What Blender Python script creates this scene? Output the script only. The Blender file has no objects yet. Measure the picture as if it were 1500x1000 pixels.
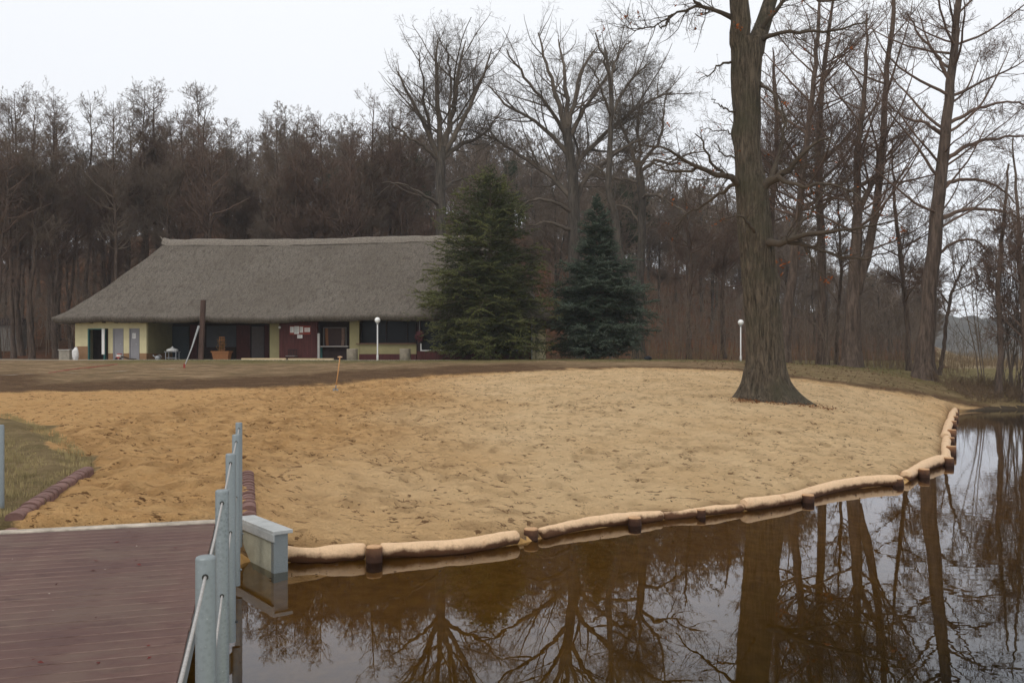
import bpy, bmesh, math, random
import numpy as np
random.seed(7)
HC = 2.25           # eye height above the water
F = 1250.0          # focal length in photo pixels (1500 wide)
YH = 528.0          # row of the horizon
SC = bpy.context.scene
COL = SC.collection
rad = math.radians

# ------------------------------------------------------------------ helpers
def tag(o, label=None, cat=None, group=None, kind=None):
    if label: o['label'] = label
    if cat: o['category'] = cat
    if group: o['group'] = group
    if kind: o['kind'] = kind
    return o

def empty(name, loc=(0, 0, 0), rz=0.0):
    o = bpy.data.objects.new(name, None); COL.objects.link(o)
    o.location = loc; o.rotation_euler = (0, 0, rz); o.empty_display_size = .3
    return o

def mesh_np(name, V, Fq, mat, parent=None, smooth=True, loc=None, attrs=None):
    """V [N,3], Fq [M,k] index array"""
    V = np.ascontiguousarray(V, dtype=np.float32)
    Fq = np.ascontiguousarray(Fq, dtype=np.int32)
    me = bpy.data.meshes.new(name)
    k = Fq.shape[1]
    me.vertices.add(len(V)); me.vertices.foreach_set('co', V.ravel())
    me.loops.add(Fq.size); me.loops.foreach_set('vertex_index', Fq.ravel())
    me.polygons.add(len(Fq))
    me.polygons.foreach_set('loop_start', np.arange(0, Fq.size, k, dtype=np.int32))
    me.polygons.foreach_set('loop_total', np.full(len(Fq), k, dtype=np.int32))
    if smooth: me.polygons.foreach_set('use_smooth', np.ones(len(Fq), dtype=bool))
    me.update(calc_edges=True)
    if attrs:
        for an, av in attrs.items():
            a = me.attributes.new(an, 'FLOAT', 'POINT')
            a.data.foreach_set('value', np.ascontiguousarray(av, dtype=np.float32))
    me.materials.append(mat)
    o = bpy.data.objects.new(name, me); COL.objects.link(o)
    if parent: o.parent = parent
    if loc is not None: o.location = loc
    return o

class MB:
    def __init__(s): s.bm = bmesh.new()
    def box(s, x0, x1, y0, y1, z0, z1, bev=0, rot=None):
        r = bmesh.ops.create_cube(s.bm, size=1)
        vs = r['verts']
        for v in vs:
            v.co.x = x0 + (v.co.x + .5) * (x1 - x0)
            v.co.y = y0 + (v.co.y + .5) * (y1 - y0)
            v.co.z = z0 + (v.co.z + .5) * (z1 - z0)
        if bev:
            es = list({e for v in vs for e in v.link_edges})
            bmesh.ops.bevel(s.bm, geom=es, offset=bev, segments=2, affect='EDGES', profile=.6)
        return s
    def cyl(s, p0, p1, r0, r1=None, n=16, cap=True, mid=None):
        if r1 is None: r1 = r0
        p0 = np.array(p0, float); p1 = np.array(p1, float)
        return s.lathe(p0, p1, [(0, r0), (1, r1)], n, cap)
    def lathe(s, p0, p1, prof, n=16, cap=True, wob=0, rng=None):
        p0 = np.array(p0, float); p1 = np.array(p1, float)
        d = p1 - p0; T = d / np.linalg.norm(d)
        a = np.array([1, 0, 0]) if abs(T[0]) < .8 else np.array([0, 1, 0])
        U = np.cross(T, a); U /= np.linalg.norm(U); W = np.cross(T, U)
        rings = []
        for t, r in prof:
            c = p0 + d * t
            rings.append([s.bm.verts.new(c + (U * math.cos(q) + W * math.sin(q)) * r * (1 + (random.uniform(-wob, wob) if wob else 0)))
                          for q in [2 * math.pi * i / n for i in range(n)]])
        for A, B in zip(rings, rings[1:]):
            for i in range(n):
                s.bm.faces.new((A[i], A[(i + 1) % n], B[(i + 1) % n], B[i]))
        if cap:
            s.bm.faces.new(rings[0][::-1]); s.bm.faces.new(rings[-1])
        return s
    def path(s, pts, r, n=8):
        pts = [np.array(p, float) for p in pts]
        rr = r if hasattr(r, '__len__') else [r] * len(pts)
        rings = []; U = None
        for i, p in enumerate(pts):
            T = pts[min(i + 1, len(pts) - 1)] - pts[max(i - 1, 0)]; T /= np.linalg.norm(T)
            if U is None:
                a = np.array([0, 0, 1.]) if abs(T[2]) < .8 else np.array([1., 0, 0])
                U = np.cross(T, a)
            U = U - T * U.dot(T); U /= np.linalg.norm(U); W = np.cross(T, U)
            rings.append([s.bm.verts.new(p + (U * math.cos(q) + W * math.sin(q)) * rr[i])
                          for q in [2 * math.pi * k / n for k in range(n)]])
        for A, B in zip(rings, rings[1:]):
            for i in range(n):
                s.bm.faces.new((A[i], A[(i + 1) % n], B[(i + 1) % n], B[i]))
        s.bm.faces.new(rings[0][::-1]); s.bm.faces.new(rings[-1])
        return s
    def sphere(s, c, r, u=24, v=14, sz=1.0):
        rr = bmesh.ops.create_uvsphere(s.bm, u_segments=u, v_segments=v, radius=r)
        for w in rr['verts']:
            w.co.z *= sz; w.co.x += c[0]; w.co.y += c[1]; w.co.z += c[2]
        return s
    def poly(s, pts):
        s.bm.faces.new([s.bm.verts.new(p) for p in pts]); return s
    def build(s, name, mat, parent=None, smooth=False, loc=None):
        bmesh.ops.recalc_face_normals(s.bm, faces=s.bm.faces)
        me = bpy.data.meshes.new(name); s.bm.to_mesh(me); s.bm.free()
        if smooth:
            for p in me.polygons: p.use_smooth = True
        me.materials.append(mat)
        o = bpy.data.objects.new(name, me); COL.objects.link(o)
        if parent: o.parent = parent
        if loc is not None: o.location = loc
        return o

def autosmooth(o, ang=40):
    me = o.data
    me.polygons.foreach_set('use_smooth', np.ones(len(me.polygons), dtype=bool))
    bm = bmesh.new(); bm.from_mesh(me)
    for e in bm.edges:
        if len(e.link_faces) == 2 and e.calc_face_angle(0) > rad(ang): e.smooth = False
    bm.to_mesh(me); bm.free()
    return o

# ------------------------------------------------------------------ materials
class NT:
    def __init__(s, name):
        s.m = bpy.data.materials.new(name); s.m.use_nodes = True
        s.t = s.m.node_tree; s.n = s.t.nodes; s.n.clear()
        s.out = s.n.new('ShaderNodeOutputMaterial')
        s.b = s.n.new('ShaderNodeBsdfPrincipled')
        s.t.links.new(s.b.outputs[0], s.out.inputs[0])
        s.b.inputs['Specular IOR Level'].default_value = .25
        s._co = s.n.new('ShaderNodeTexCoord')
    def lk(s, a, b): s.t.links.new(a, b)
    def co(s, scale=(1, 1, 1), kind='Object'):
        mp = s.n.new('ShaderNodeMapping'); mp.inputs['Scale'].default_value = scale
        if kind == 'World':
            g = s.n.new('ShaderNodeNewGeometry'); s.lk(g.outputs['Position'], mp.inputs[0])
        else: s.lk(s._co.outputs[kind], mp.inputs[0])
        return mp.outputs[0]
    def noise(s, scale, detail=4, rough=.6, vec=None, dist=0):
        n = s.n.new('ShaderNodeTexNoise'); n.inputs['Scale'].default_value = scale
        n.inputs['Detail'].default_value = detail; n.inputs['Roughness'].default_value = rough
        n.inputs['Distortion'].default_value = dist
        s.lk(vec if vec is not None else s.co(), n.inputs['Vector'])
        return n.outputs['Fac']
    def vor(s, scale, vec=None, feat='F1'):
        n = s.n.new('ShaderNodeTexVoronoi'); n.inputs['Scale'].default_value = scale; n.feature = feat
        s.lk(vec if vec is not None else s.co(), n.inputs['Vector'])
        return n.outputs['Distance']
    def ramp(s, fac, stops):
        r = s.n.new('ShaderNodeValToRGB'); e = r.color_ramp.elements
        while len(e) > 1: e.remove(e[0])
        for i, (p, c) in enumerate(stops):
            el = e[0] if i == 0 else e.new(p)
            el.position = p; el.color = tuple(c) + (1,) if len(c) == 3 else c
        s.lk(fac, r.inputs[0]); return r.outputs[0]
    def fr(s, fac, a, b, lo=0., hi=1.):
        n = s.n.new('ShaderNodeMapRange'); n.clamp = True
        s.lk(fac, n.inputs[0]); n.inputs[1].default_value = a; n.inputs[2].default_value = b
        n.inputs[3].default_value = lo; n.inputs[4].default_value = hi
        return n.outputs[0]
    def mix(s, fac, a, b, mode='MIX'):
        n = s.n.new('ShaderNodeMix'); n.data_type = 'RGBA'; n.blend_type = mode
        for v, i in ((fac, 0), (a, 6), (b, 7)):
            if hasattr(v, 'links') or hasattr(v, 'is_linked'): s.lk(v, n.inputs[i])
            else: n.inputs[i].default_value = v if i == 0 else tuple(v) + (1,)
        return n.outputs[2]
    def math(s, op, a, b=None):
        n = s.n.new('ShaderNodeMath'); n.operation = op
        for v, i in ((a, 0), (b, 1)):
            if v is None: continue
            if hasattr(v, 'is_linked'): s.lk(v, n.inputs[i])
            else: n.inputs[i].default_value = v
        return n.outputs[0]
    def attr(s, name):
        n = s.n.new('ShaderNodeAttribute'); n.attribute_name = name; return n.outputs['Fac']
    def col(s, c):
        if hasattr(c, 'is_linked'): s.lk(c, s.b.inputs['Base Color'])
        else: s.b.inputs['Base Color'].default_value = tuple(c) + (1,)
    def rough(s, v):
        if hasattr(v, 'is_linked'): s.lk(v, s.b.inputs['Roughness'])
        else: s.b.inputs['Roughness'].default_value = v
    def bump(s, h, dist=.01, strength=1.):
        n = s.n.new('ShaderNodeBump'); n.inputs['Distance'].default_value = dist
        n.inputs['Strength'].default_value = strength
        s.lk(h, n.inputs['Height'])
        prev = s.b.inputs['Normal'].links
        if prev: s.lk(prev[0].from_socket, n.inputs['Normal'])
        s.lk(n.outputs[0], s.b.inputs['Normal'])

def simple(name, c, rough=.7, var=.25, scale=8, bump=.002, bscale=40, metal=0, stretch=(1, 1, 1), spec=.25):
    t = NT(name)
    v = t.co(stretch)
    n = t.noise(scale, 5, .65, v)
    lo = [x * (1 - var) for x in c]; hi = [min(1, x * (1 + var)) for x in c]
    t.col(t.ramp(n, [(.3, lo), (.7, hi)])); t.rough(rough)
    t.b.inputs['Metallic'].default_value = metal
    t.b.inputs['Specular IOR Level'].default_value = spec
    if bump: t.bump(t.noise(bscale, 4, .6, v), bump)
    return t.m

def bark(name, c1, c2, ridge=9., dist=.03, moss=None):
    t = NT(name)
    v = t.co((1, 1, .14))
    r = t.noise(ridge, 6, .7, v, .6)
    base = t.ramp(r, [(.33, c1), (.62, c2)])
    if moss:
        g = t.noise(.9, 4, .6)
        base = t.mix(t.fr(g, .48, .66, 0, .75), base, moss)
    t.col(base); t.rough(.95)
    pl = t.noise(ridge * 1.7, 5, .7, t.co((1, 1, .45)), .4)
    t.bump(t.fr(r, .3, .65), dist, .9); t.bump(t.fr(pl, .4, .6), dist * .5, .8)
    return t.m

MAT = {}
MAT['oak_bark'] = bark('oak_bark', (.028, .022, .015), (.19, .148, .103), 15., .05, (.085, .078, .048))
MAT['oak_twig'] = simple('oak_twig', (.075, .058, .042), .95, .3, 3, 0)
MAT['alder_bark'] = bark('alder_bark', (.045, .032, .024), (.15, .108, .082), 7., .03)
MAT['alder_twig'] = simple('alder_twig', (.135, .090, .067), .95, .35, .6, 0)
MAT['grey_bark'] = bark('grey_bark', (.04, .034, .028), (.12, .10, .08), 7., .03)
MAT['grey_twig'] = simple('grey_twig', (.118, .094, .072), .95, .3, .6, 0)
MAT['wood_twig'] = simple('wood_twig', (.165, .126, .095), .95, .4, .3, 0)
MAT['birch_twig'] = simple('dry_stem', (.17, .115, .07), .95, .35, .5, 0)
MAT['straw'] = simple('dry_reed', (.20, .14, .08), .95, .3, 2, 0)
MAT['rust_leaf'] = simple('rust_leaf', (.28, .085, .025), .9, .45, 9, 0)
MAT['sand_litter'] = simple('dark_litter', (.07, .04, .022), .9, .5, 30, 0)

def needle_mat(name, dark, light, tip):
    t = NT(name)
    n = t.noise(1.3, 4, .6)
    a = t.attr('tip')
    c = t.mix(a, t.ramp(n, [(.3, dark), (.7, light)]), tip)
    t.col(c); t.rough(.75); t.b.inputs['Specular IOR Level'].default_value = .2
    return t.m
MAT['spruce_green'] = needle_mat('spruce_green', (.028, .037, .013), (.068, .076, .024), (.145, .15, .048))
MAT['spruce_blue'] = needle_mat('spruce_blue', (.020, .032, .019), (.045, .064, .040), (.115, .145, .105))
MAT['pine_green'] = needle_mat('pine_green', (.025, .035, .018), (.05, .06, .03), (.07, .08, .04))

# ------------------------------------------------------------------ terrain
def vnoise(x, y, scale, seed):
    rs = np.random.RandomState(seed); T = rs.rand(256, 256)
    X = x / scale + 1000; Y = y / scale + 1000
    xi = np.floor(X).astype(int); yi = np.floor(Y).astype(int)
    fx = X - xi; fy = Y - yi
    fx = fx * fx * (3 - 2 * fx); fy = fy * fy * (3 - 2 * fy)
    a = T[xi % 256, yi % 256]; b = T[(xi + 1) % 256, yi % 256]
    c = T[xi % 256, (yi + 1) % 256]; d = T[(xi + 1) % 256, (yi + 1) % 256]
    return (a * (1 - fx) + b * fx) * (1 - fy) + (c * (1 - fx) + d * fx) * fy - .5

def sstep(a, b, x):
    t = np.clip((x - a) / (b - a), 0, 1); return t * t * (3 - 2 * t)

CP = [(22.6, 40.2, .35), (-7, 8.2, .58), (-5, 8.3, .58), (-3.1, 9.0, .54), (-2.7, 10.0, .36), (-5.9, 12.1, .68), (-3.7, 12, .66),
      (-10, 10, .72), (-20, 12, 1.0), (-30, 15, 1.3), (-12, 15, .85),
      (0, 10.9, .16), (-1.6, 9.8, .15), (1.7, 11.9, .15), (4.7, 13.6, .15), (7, 15.6, .15), (9.9, 19.5, .14), (12.4, 24.5, .14),
      (15.7, 30.6, .14), (20.3, 39, .14), (27, 42.5, .6), (24.5, 41.3, .45), (30, 43.6, .65),
      (0, 15, .46), (0, 20, .76), (0, 26, 1.08), (0, 32, 1.42), (0, 40, 1.9), (0, 46, 2.2), (0, 52, 2.28), (0, 60, 2.28),
      (4, 15.5, .35), (6, 20, .68), (-4, 16, .72), (-6, 22, .92),
      (-12, 20, .98), (-14, 30, 1.25), (-16, 40, 1.8), (-18, 46, 2.15), (-20, 52, 2.28), (-20, 60, 2.28),
      (-30, 40, 1.8), (-34, 50, 2.28), (-34, 60, 2.28), (-25, 25, 1.3), (-40, 30, 1.6),
      (7.83, 26.3, 1.06), (9.5, 32, 1.36), (10, 40, 1.83), (12, 46, 2.14), (12, 52, 2.25), (11.5, 26, .62),
      (13.2, 30, .52), (18.2, 38, .8), (18.5, 42, 1.34), (21.8, 42, .67), (23, 48, 1.5), (26.3, 47, 1.0), (30, 50, 1.0),
      (35, 60, 1.4), (15, 60, 2.2), (24, 58, 1.9), (16, 50, 2.05)]
CPa = np.array(CP, float)
def _tps(X, Y):
    r2 = (X[:, None] - CPa[None, :, 0]) ** 2 + (Y[:, None] - CPa[None, :, 1]) ** 2
    return .5 * r2 * np.log(r2 + 1e-9)
_n = len(CPa)
_K = _tps(CPa[:, 0], CPa[:, 1]) + np.eye(_n) * .6
_P = np.c_[np.ones(_n), CPa[:, 0], CPa[:, 1]]
_A = np.zeros((_n + 3, _n + 3)); _A[:_n, :_n] = _K; _A[:_n, _n:] = _P; _A[_n:, :_n] = _P.T
_W = np.linalg.solve(_A, np.r_[CPa[:, 2], 0, 0, 0])
def tps(x, y):
    out = np.empty(len(x))
    for i in range(0, len(x), 40000):
        s = slice(i, i + 40000)
        out[s] = _tps(x[s], y[s]) @ _W[:_n] + _W[_n] + _W[_n + 1] * x[s] + _W[_n + 2] * y[s]
    return out

def wl(px, py, z): D = F * (HC - z) / (py - YH); return ((px - 750) / F * D, D)
LOGLINE = [(413, 809), (470, 808), (535, 805), (620, 800), (690, 794), (758, 784), (790, 776), (850, 765), (910, 757), (969, 750), (1030, 745), (1088, 738),
           (1150, 729), (1190, 718), (1240, 708), (1290, 703), (1320, 701), (1350, 683), (1385, 671), (1386, 655), (1386, 641), (1387, 628), (1392, 617), (1395, 607), (1399, 600)]
_lw = np.array([wl(a, b, .1) for a, b in LOGLINE]); _g = np.gradient(_lw, axis=0); _g /= np.linalg.norm(_g, axis=1, keepdims=True)
_lw = _lw + np.c_[_g[:, 1], -_g[:, 0]] * .0
SHORE = np.array([(-300, 5), (-20, 7.2), (-6.2, 8.15), (-3.2, 8.97), (-2.93, 9.74), (-2.50, 9.2)] + [tuple(q) for q in _lw] + [
                  (22.0, 39.2), (24, 39.6), (27, 41.0), (32, 42.5), (45, 46), (90, 64), (400, 250)], float)
def seg_dist(x, y, P, closed=False):
    """min distance to polyline"""
    d = np.full(len(x), 1e9)
    n = len(P)
    for i in range(n if closed else n - 1):
        a = P[i]; b = P[(i + 1) % n]; ab = b - a
        t = np.clip(((x - a[0]) * ab[0] + (y - a[1]) * ab[1]) / (ab @ ab + 1e-12), 0, 1)
        d = np.minimum(d, np.hypot(x - a[0] - t * ab[0], y - a[1] - t * ab[1]))
    return d
def inside(x, y, P):
    c = np.zeros(len(x), bool); n = len(P); j = n - 1
    for i in range(n):
        xi, yi = P[i]; xj, yj = P[j]
        if yi != yj:
            c ^= ((yi > y) != (yj > y)) & (x < (xj - xi) * (y - yi) / (yj - yi) + xi)
        j = i
    return c
LAND = np.vstack([SHORE, [(400, 3000), (-300, 3000)]])
HPX = np.array([-900, -300, 0, 150, 300, 500, 700, 850, 950, 1050, 1150, 1250, 1350, 1420, 1600, 2400])
HZ = np.array([8, 12, 16, 20, 24, 26, 25, 20, 16, 13, 9, 5.2, 2.6, .4, .2, .2])
def G(x, y):
    x = np.atleast_1d(np.asarray(x, float)); y = np.atleast_1d(np.asarray(y, float))
    base = np.clip(tps(np.clip(x, -40, 36), np.clip(y, 7, 62)), .12, 2.3)
    plat = np.where(x / np.maximum(y, 1) > .5, 1.7, 2.29)
    k = sstep(54, 64, y)
    base = base * (1 - k) + plat * k
    px = 750 + F * x / np.maximum(y, 20)
    hz = np.interp(px, HPX, HZ)
    ramp = sstep(62, 150, y) * .85 + np.clip((y - 64) / 90, 0, 1) * .15
    ramp *= 1 - sstep(190, 420, y)
    base = base + hz * ramp + (vnoise(x, y, 14, 3) * 1.2 + vnoise(x, y, 6, 4) * .5) * sstep(66, 90, y)
    ins = inside(x, y, LAND); d = seg_dist(x, y, SHORE)
    near = sstep(0, .8, d)
    out = np.maximum(-.08 - .12 * np.minimum(d, 3) - .16 * np.clip(d - 3, 0, 8), -1.7)
    lk = sstep(-.04, .15, d)
    up = sstep(0, .38, d)
    return np.where(ins, .055 * (1 - up) + base * up, out * lk + .055 * (1 - lk))
def g1(x, y): return float(G([x], [y])[0])
def hit(px, py, lo=6., hi=64.):
    """world point where the ray through a photo pixel meets the ground"""
    ys = np.linspace(lo, hi, 900)
    zs = HC + (YH - py) / F * ys
    g = G((px - 750) / F * ys, ys)
    k = np.nonzero(zs <= g)[0]
    i = k[0] if len(k) else int(np.argmin(zs - g))
    return ((px - 750) / F * ys[i], ys[i], float(g[i]))
def W(px, py, D): return np.array([(px - 750) / F * D, D, HC + (YH - py) / F * D])

rim = [(-160, 560), (-60, 572), (0, 576), (60, 574), (150, 573), (270, 572), (350, 569), (480, 563), (560, 556), (650, 550), (750, 545), (850, 541),
       (950, 540), (1050, 542), (1100, 545), (1150, 552), (1200, 560), (1280, 571), (1350, 581), (1385, 588), (1404, 593)]
SP = [hit(a, b, 12, 50)[:2] for a, b in rim]
SP += [(21.3, 38.9)] + [tuple(p) for p in SHORE[29:5:-1]] + [(-2.7, 9.0), (-3.0, 8.6), (-4.8, 8.15)]
SP += [(-4.97, 8.3), (-5.95, 12.0), (-6.6, 13.4)]
SP += [hit(a, b, 10, 40)[:2] for a, b in ((112, 656), (88, 636), (50, 620), (0, 603), (-80, 590), (-160, 585))]
SP = np.array(SP, float)

def build_ground():
    xs = np.concatenate([-np.geomspace(900, 31, 34), np.arange(-30, -9, .35), np.arange(-9, 22, .085), np.arange(22, 30, .14), np.arange(30, 36, .4), np.geomspace(36.5, 900, 34)])
    ys = []; y = 4.0
    while y < 1500:
        ys.append(y)
        if y < 7.5: y += .3
        elif y < 62: y += np.clip(.055 + (y - 8) * .0035, .055, .3)
        elif y < 240: y += 1.6
        else: y *= 1.12
    ys = np.array(ys)
    nx, ny = len(xs), len(ys)
    X, Y = np.meshgrid(xs, ys, indexing='ij'); x = X.ravel(); y = Y.ravel()
    z = G(x, y)
    ins = inside(x, y, LAND)
    dsh = seg_dist(x, y, SHORE)
    sd = seg_dist(x, y, SP, True); sin_ = inside(x, y, SP)
    sgn = np.where(sin_, sd, -sd) + (vnoise(x, y, 1.3, 11) * 1.3 * sstep(9, 20, y) + vnoise(x, y, .45, 12) * .55 * sstep(9, 18, y)) * sstep(.8, 3, dsh) + vnoise(x, y, .2, 13) * .12
    ww = .15 + .75 * sstep(20, 30, y)
    wsand = sstep(-ww, ww, sgn)
    # relief of the trampled sand
    rel = np.zeros_like(z)
    amp = 1.1 + 1.0 * sstep(2, -5, x) + .3 * sstep(30, 18, y)
    rel += (vnoise(x, y, .9, 21) * .028 + vnoise(x, y, .42, 22) * .026 + vnoise(x, y, .21, 23) * .038 + vnoise(x, y, .12, 24) * .024) * amp
    R = rel.reshape(nx, ny)
    rs = np.random.RandomState(5)
    N = 7500
    fx = rs.uniform(-9, 20, N); fy = 9.5 + (rs.rand(N) ** .85) * 34; DMP_SHADE = np.zeros((nx, ny))
    keep = rs.rand(N) < np.where(fx < -2, 1., .55)
    fx, fy = fx[keep], fy[keep]
    for cx, cy in zip(fx, fy):
        a = rs.uniform(0, math.pi); L = rs.uniform(.10, .19); Wd = rs.uniform(.05, .09); dp = rs.uniform(.02, .07)
        i0, i1 = np.searchsorted(xs, (cx - .45, cx + .45)); j0, j1 = np.searchsorted(ys, (cy - .45, cy + .45))
        if i1 - i0 < 2 or j1 - j0 < 2: continue
        dx = xs[i0:i1, None] - cx; dy = ys[None, j0:j1] - cy
        u = (dx * math.cos(a) + dy * math.sin(a)) / L; v = (-dx * math.sin(a) + dy * math.cos(a)) / Wd
        q = u * u + v * v
        DMP_SHADE[i0:i1, j0:j1] = np.maximum(DMP_SHADE[i0:i1, j0:j1], np.exp(-((np.sqrt(q) - 1.0) / .75) ** 2) * (dp / .07))  # footprint rims: shade painted into the colour, along with damp sand
        R[i0:i1, j0:j1] += -dp * np.exp(-q * 1.1) + dp * .55 * np.exp(-(np.sqrt(q) - 1.55) ** 2 * 4)
    rel = R.ravel()
    rough = vnoise(x, y, .5, 31) * .04 + vnoise(x, y, .2, 32) * .03
    nearm = sstep(0, .5, dsh) * sstep(60, 50, y) * ins
    # wheel track along the left rim of the sand
    track = np.array([hit(a, b, 9, 40)[:2] for a, b in ((-60, 592), (0, 603), (60, 622), (100, 645), (128, 668), (138, 695))])
    td = seg_dist(x, y, track)
    tr = -.07 * np.exp(-(td / .28) ** 2) + .05 * np.exp(-((td - .55) / .2) ** 2)
    z = z + (rel * wsand + rough * (1 - wsand)) * nearm + tr * sstep(8.6, 10, y) * nearm
    # earthen lip of the lawn over the sand
    lip = sstep(-.9, -.05, -sgn) * 0
    z = z + np.where(ins, .07 * sstep(.1, -.25, sgn) * sstep(14, 20, y) * sstep(52, 44, y), 0)
    tint = np.clip(sstep(.5, -4.5, x + vnoise(x, y, 3, 41) * 2.5) * 1. + .25 * sstep(13.5, 10.5, y) + .5 * sstep(1.6, 0, np.abs(sgn)) * sstep(24, 34, y), 0, 1)
    soil = sstep(7.5, 2.0, -sgn + vnoise(x, y, 2.5, 42) * 2.5) * sstep(5, -1, x) * sstep(18, 22, y) * sstep(50, 44, y)
    green = sstep(42.5, 46, y + vnoise(x, y, 2, 71) * 3) * sstep(64, 60, y) * sstep(-26, -20, x) + .45 * sstep(9, 14, x) * sstep(30, 34, y) + .5 * sstep(-4, -6, x) * sstep(22, 19, y)
    soil = np.maximum(soil, .75 * sstep(1.6, .3, -sgn) * sstep(14, 20, y))
    soil = soil * (1 - sstep(-3, -5, x) * sstep(27, 22, y))
    litter = sstep(57, 66, y)
    wet = sstep(.3, .02, dsh + vnoise(x, y, .5, 43) * .15)
    V = np.c_[x, y, z]
    idx = np.arange(nx * ny).reshape(nx, ny)
    Q = np.stack([idx[:-1, :-1], idx[1:, :-1], idx[1:, 1:], idx[:-1, 1:]], -1).reshape(-1, 4)
    insf = ins[Q].sum(1) >= 3; sf = wsand[Q].mean(1) > .5
    yf = y[Q].mean(1)
    px = 750 + F * x / np.maximum(y, 1); pf = px[Q].mean(1)
    marsh = insf & (yf > 62) & (pf > 1390)
    hillm = insf & (yf > 62) & ~marsh
    cls = {'lake_bed': ~insf, 'sand_beach': insf & sf & (yf <= 62), 'lawn': insf & ~sf & (yf <= 62), 'wooded_hill': hillm, 'marsh': marsh}
    at = dict(wsand=wsand, tint=tint, soil=soil, litter=litter, wet=wet, green=np.clip(green, 0, 1), damp_shade=DMP_SHADE.ravel())
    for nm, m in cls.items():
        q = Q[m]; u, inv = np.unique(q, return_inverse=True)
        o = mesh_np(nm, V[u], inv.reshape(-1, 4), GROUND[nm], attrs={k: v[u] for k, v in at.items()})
        tag(o, kind='structure')

def ground_mat():
    t = NT('ground')
    ws, tint, soil, lit, wet = [t.attr(a) for a in ('wsand', 'tint', 'soil', 'litter', 'wet')]
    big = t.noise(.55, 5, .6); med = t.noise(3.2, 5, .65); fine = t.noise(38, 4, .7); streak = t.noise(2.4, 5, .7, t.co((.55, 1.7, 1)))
    damp_shade = t.attr('damp_shade'); green = t.attr('green')
    pale = t.ramp(big, [(.3, (.73, .495, .26)), (.7, (.84, .605, .345))])
    orange = t.ramp(med, [(.3, (.58, .325, .13)), (.7, (.70, .43, .19))])
    sand = t.mix(tint, pale, orange)
    dk = t.mix(tint, (.235, .14, .07), (.15, .07, .026))  # dark tone of the trampled marks, painted shade mixed with damp sand
    clod = t.noise(7.5, 6, .70, t.co((.75, 1.2, 1)), .3); mask = t.fr(t.noise(.9, 4, .6), .40, .54, .35, 1.)
    sand = t.mix(t.math('MULTIPLY', t.fr(clod, .572, .60, 0, 1.), mask), sand, dk)
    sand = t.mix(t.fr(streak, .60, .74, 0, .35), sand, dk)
    sand = t.mix(t.math('MULTIPLY', damp_shade, .40), sand, dk)
    sand = t.mix(t.fr(fine, .40, .75, 0, .18), sand, (.36, .24, .13))
    sand = t.mix(t.math('MULTIPLY', wet, .7), sand, (.20, .11, .05))
    gg = t.ramp(t.noise(1.6, 6, .75), [(.3, (.16, .12, .052)), (.5, (.21, .175, .07)), (.7, (.36, .265, .135))])
    gb = t.ramp(t.noise(1.1, 6, .75, t.co((.6, 1.6, 1))), [(.36, (.14, .10, .05)), (.5, (.28, .185, .10)), (.62, (.42, .29, .17))])
    gr = t.mix(green, gb, gg)
    gr = t.mix(t.fr(t.noise(20, 4, .7), .4, .75, 0, .55), gr, (.20, .14, .08))
    so = t.ramp(t.noise(1.6, 6, .7, t.co((.6, 1.5, 1))), [(.3, (.085, .045, .022)), (.55, (.13, .075, .038)), (.75, (.24, .15, .08))])
    so = t.mix(t.fr(t.noise(14, 4, .7), .45, .75, 0, .5), so, (.28, .18, .10))
    c = t.mix(t.fr(t.math('ADD', soil, t.math('SUBTRACT', med, .5)), .2, .8), gr, so)
    c = t.mix(t.fr(t.math('ADD', ws, t.math('MULTIPLY', t.math('SUBTRACT', fine, .5), .6)), .35, .65), c, sand)
    t.col(c); t.rough(.95); t.b.inputs['Specular IOR Level'].default_value = .1
    t.bump(clod, .20, 1.)
    t.bump(fine, .03, .9)
    return t.m
def bed_mat():
    t = NT('lake_bed')
    n = t.noise(1.2, 5, .6)
    g = t.n.new('ShaderNodeNewGeometry'); sp = t.n.new('ShaderNodeSeparateXYZ'); t.lk(g.outputs['Position'], sp.inputs[0])
    z = t.math('ADD', sp.outputs[2], t.math('MULTIPLY', t.math('SUBTRACT', n, .5), .25))
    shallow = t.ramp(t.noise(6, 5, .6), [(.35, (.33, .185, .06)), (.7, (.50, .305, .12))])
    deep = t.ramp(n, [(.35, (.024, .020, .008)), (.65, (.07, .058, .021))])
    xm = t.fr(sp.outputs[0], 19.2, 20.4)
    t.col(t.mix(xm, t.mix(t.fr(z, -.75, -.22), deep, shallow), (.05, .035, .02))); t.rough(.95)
    return t.m
def hill_mat():
    t = NT('leaf_litter')
    n = t.noise(.35, 5, .65); f = t.noise(3, 6, .75)
    a = t.ramp(f, [(.3, (.055, .032, .02)), (.7, (.15, .085, .05))])
    b = t.ramp(f, [(.3, (.075, .036, .020)), (.7, (.21, .095, .048))])
    t.col(t.mix(t.fr(n, .42, .58), a, b)); t.rough(1); t.b.inputs['Specular IOR Level'].default_value = .05
    t.bump(f, .3)
    return t.m
gm = ground_mat()
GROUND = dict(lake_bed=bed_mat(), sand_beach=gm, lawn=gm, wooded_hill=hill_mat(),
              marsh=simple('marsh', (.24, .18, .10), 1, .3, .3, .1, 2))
build_ground()

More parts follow.
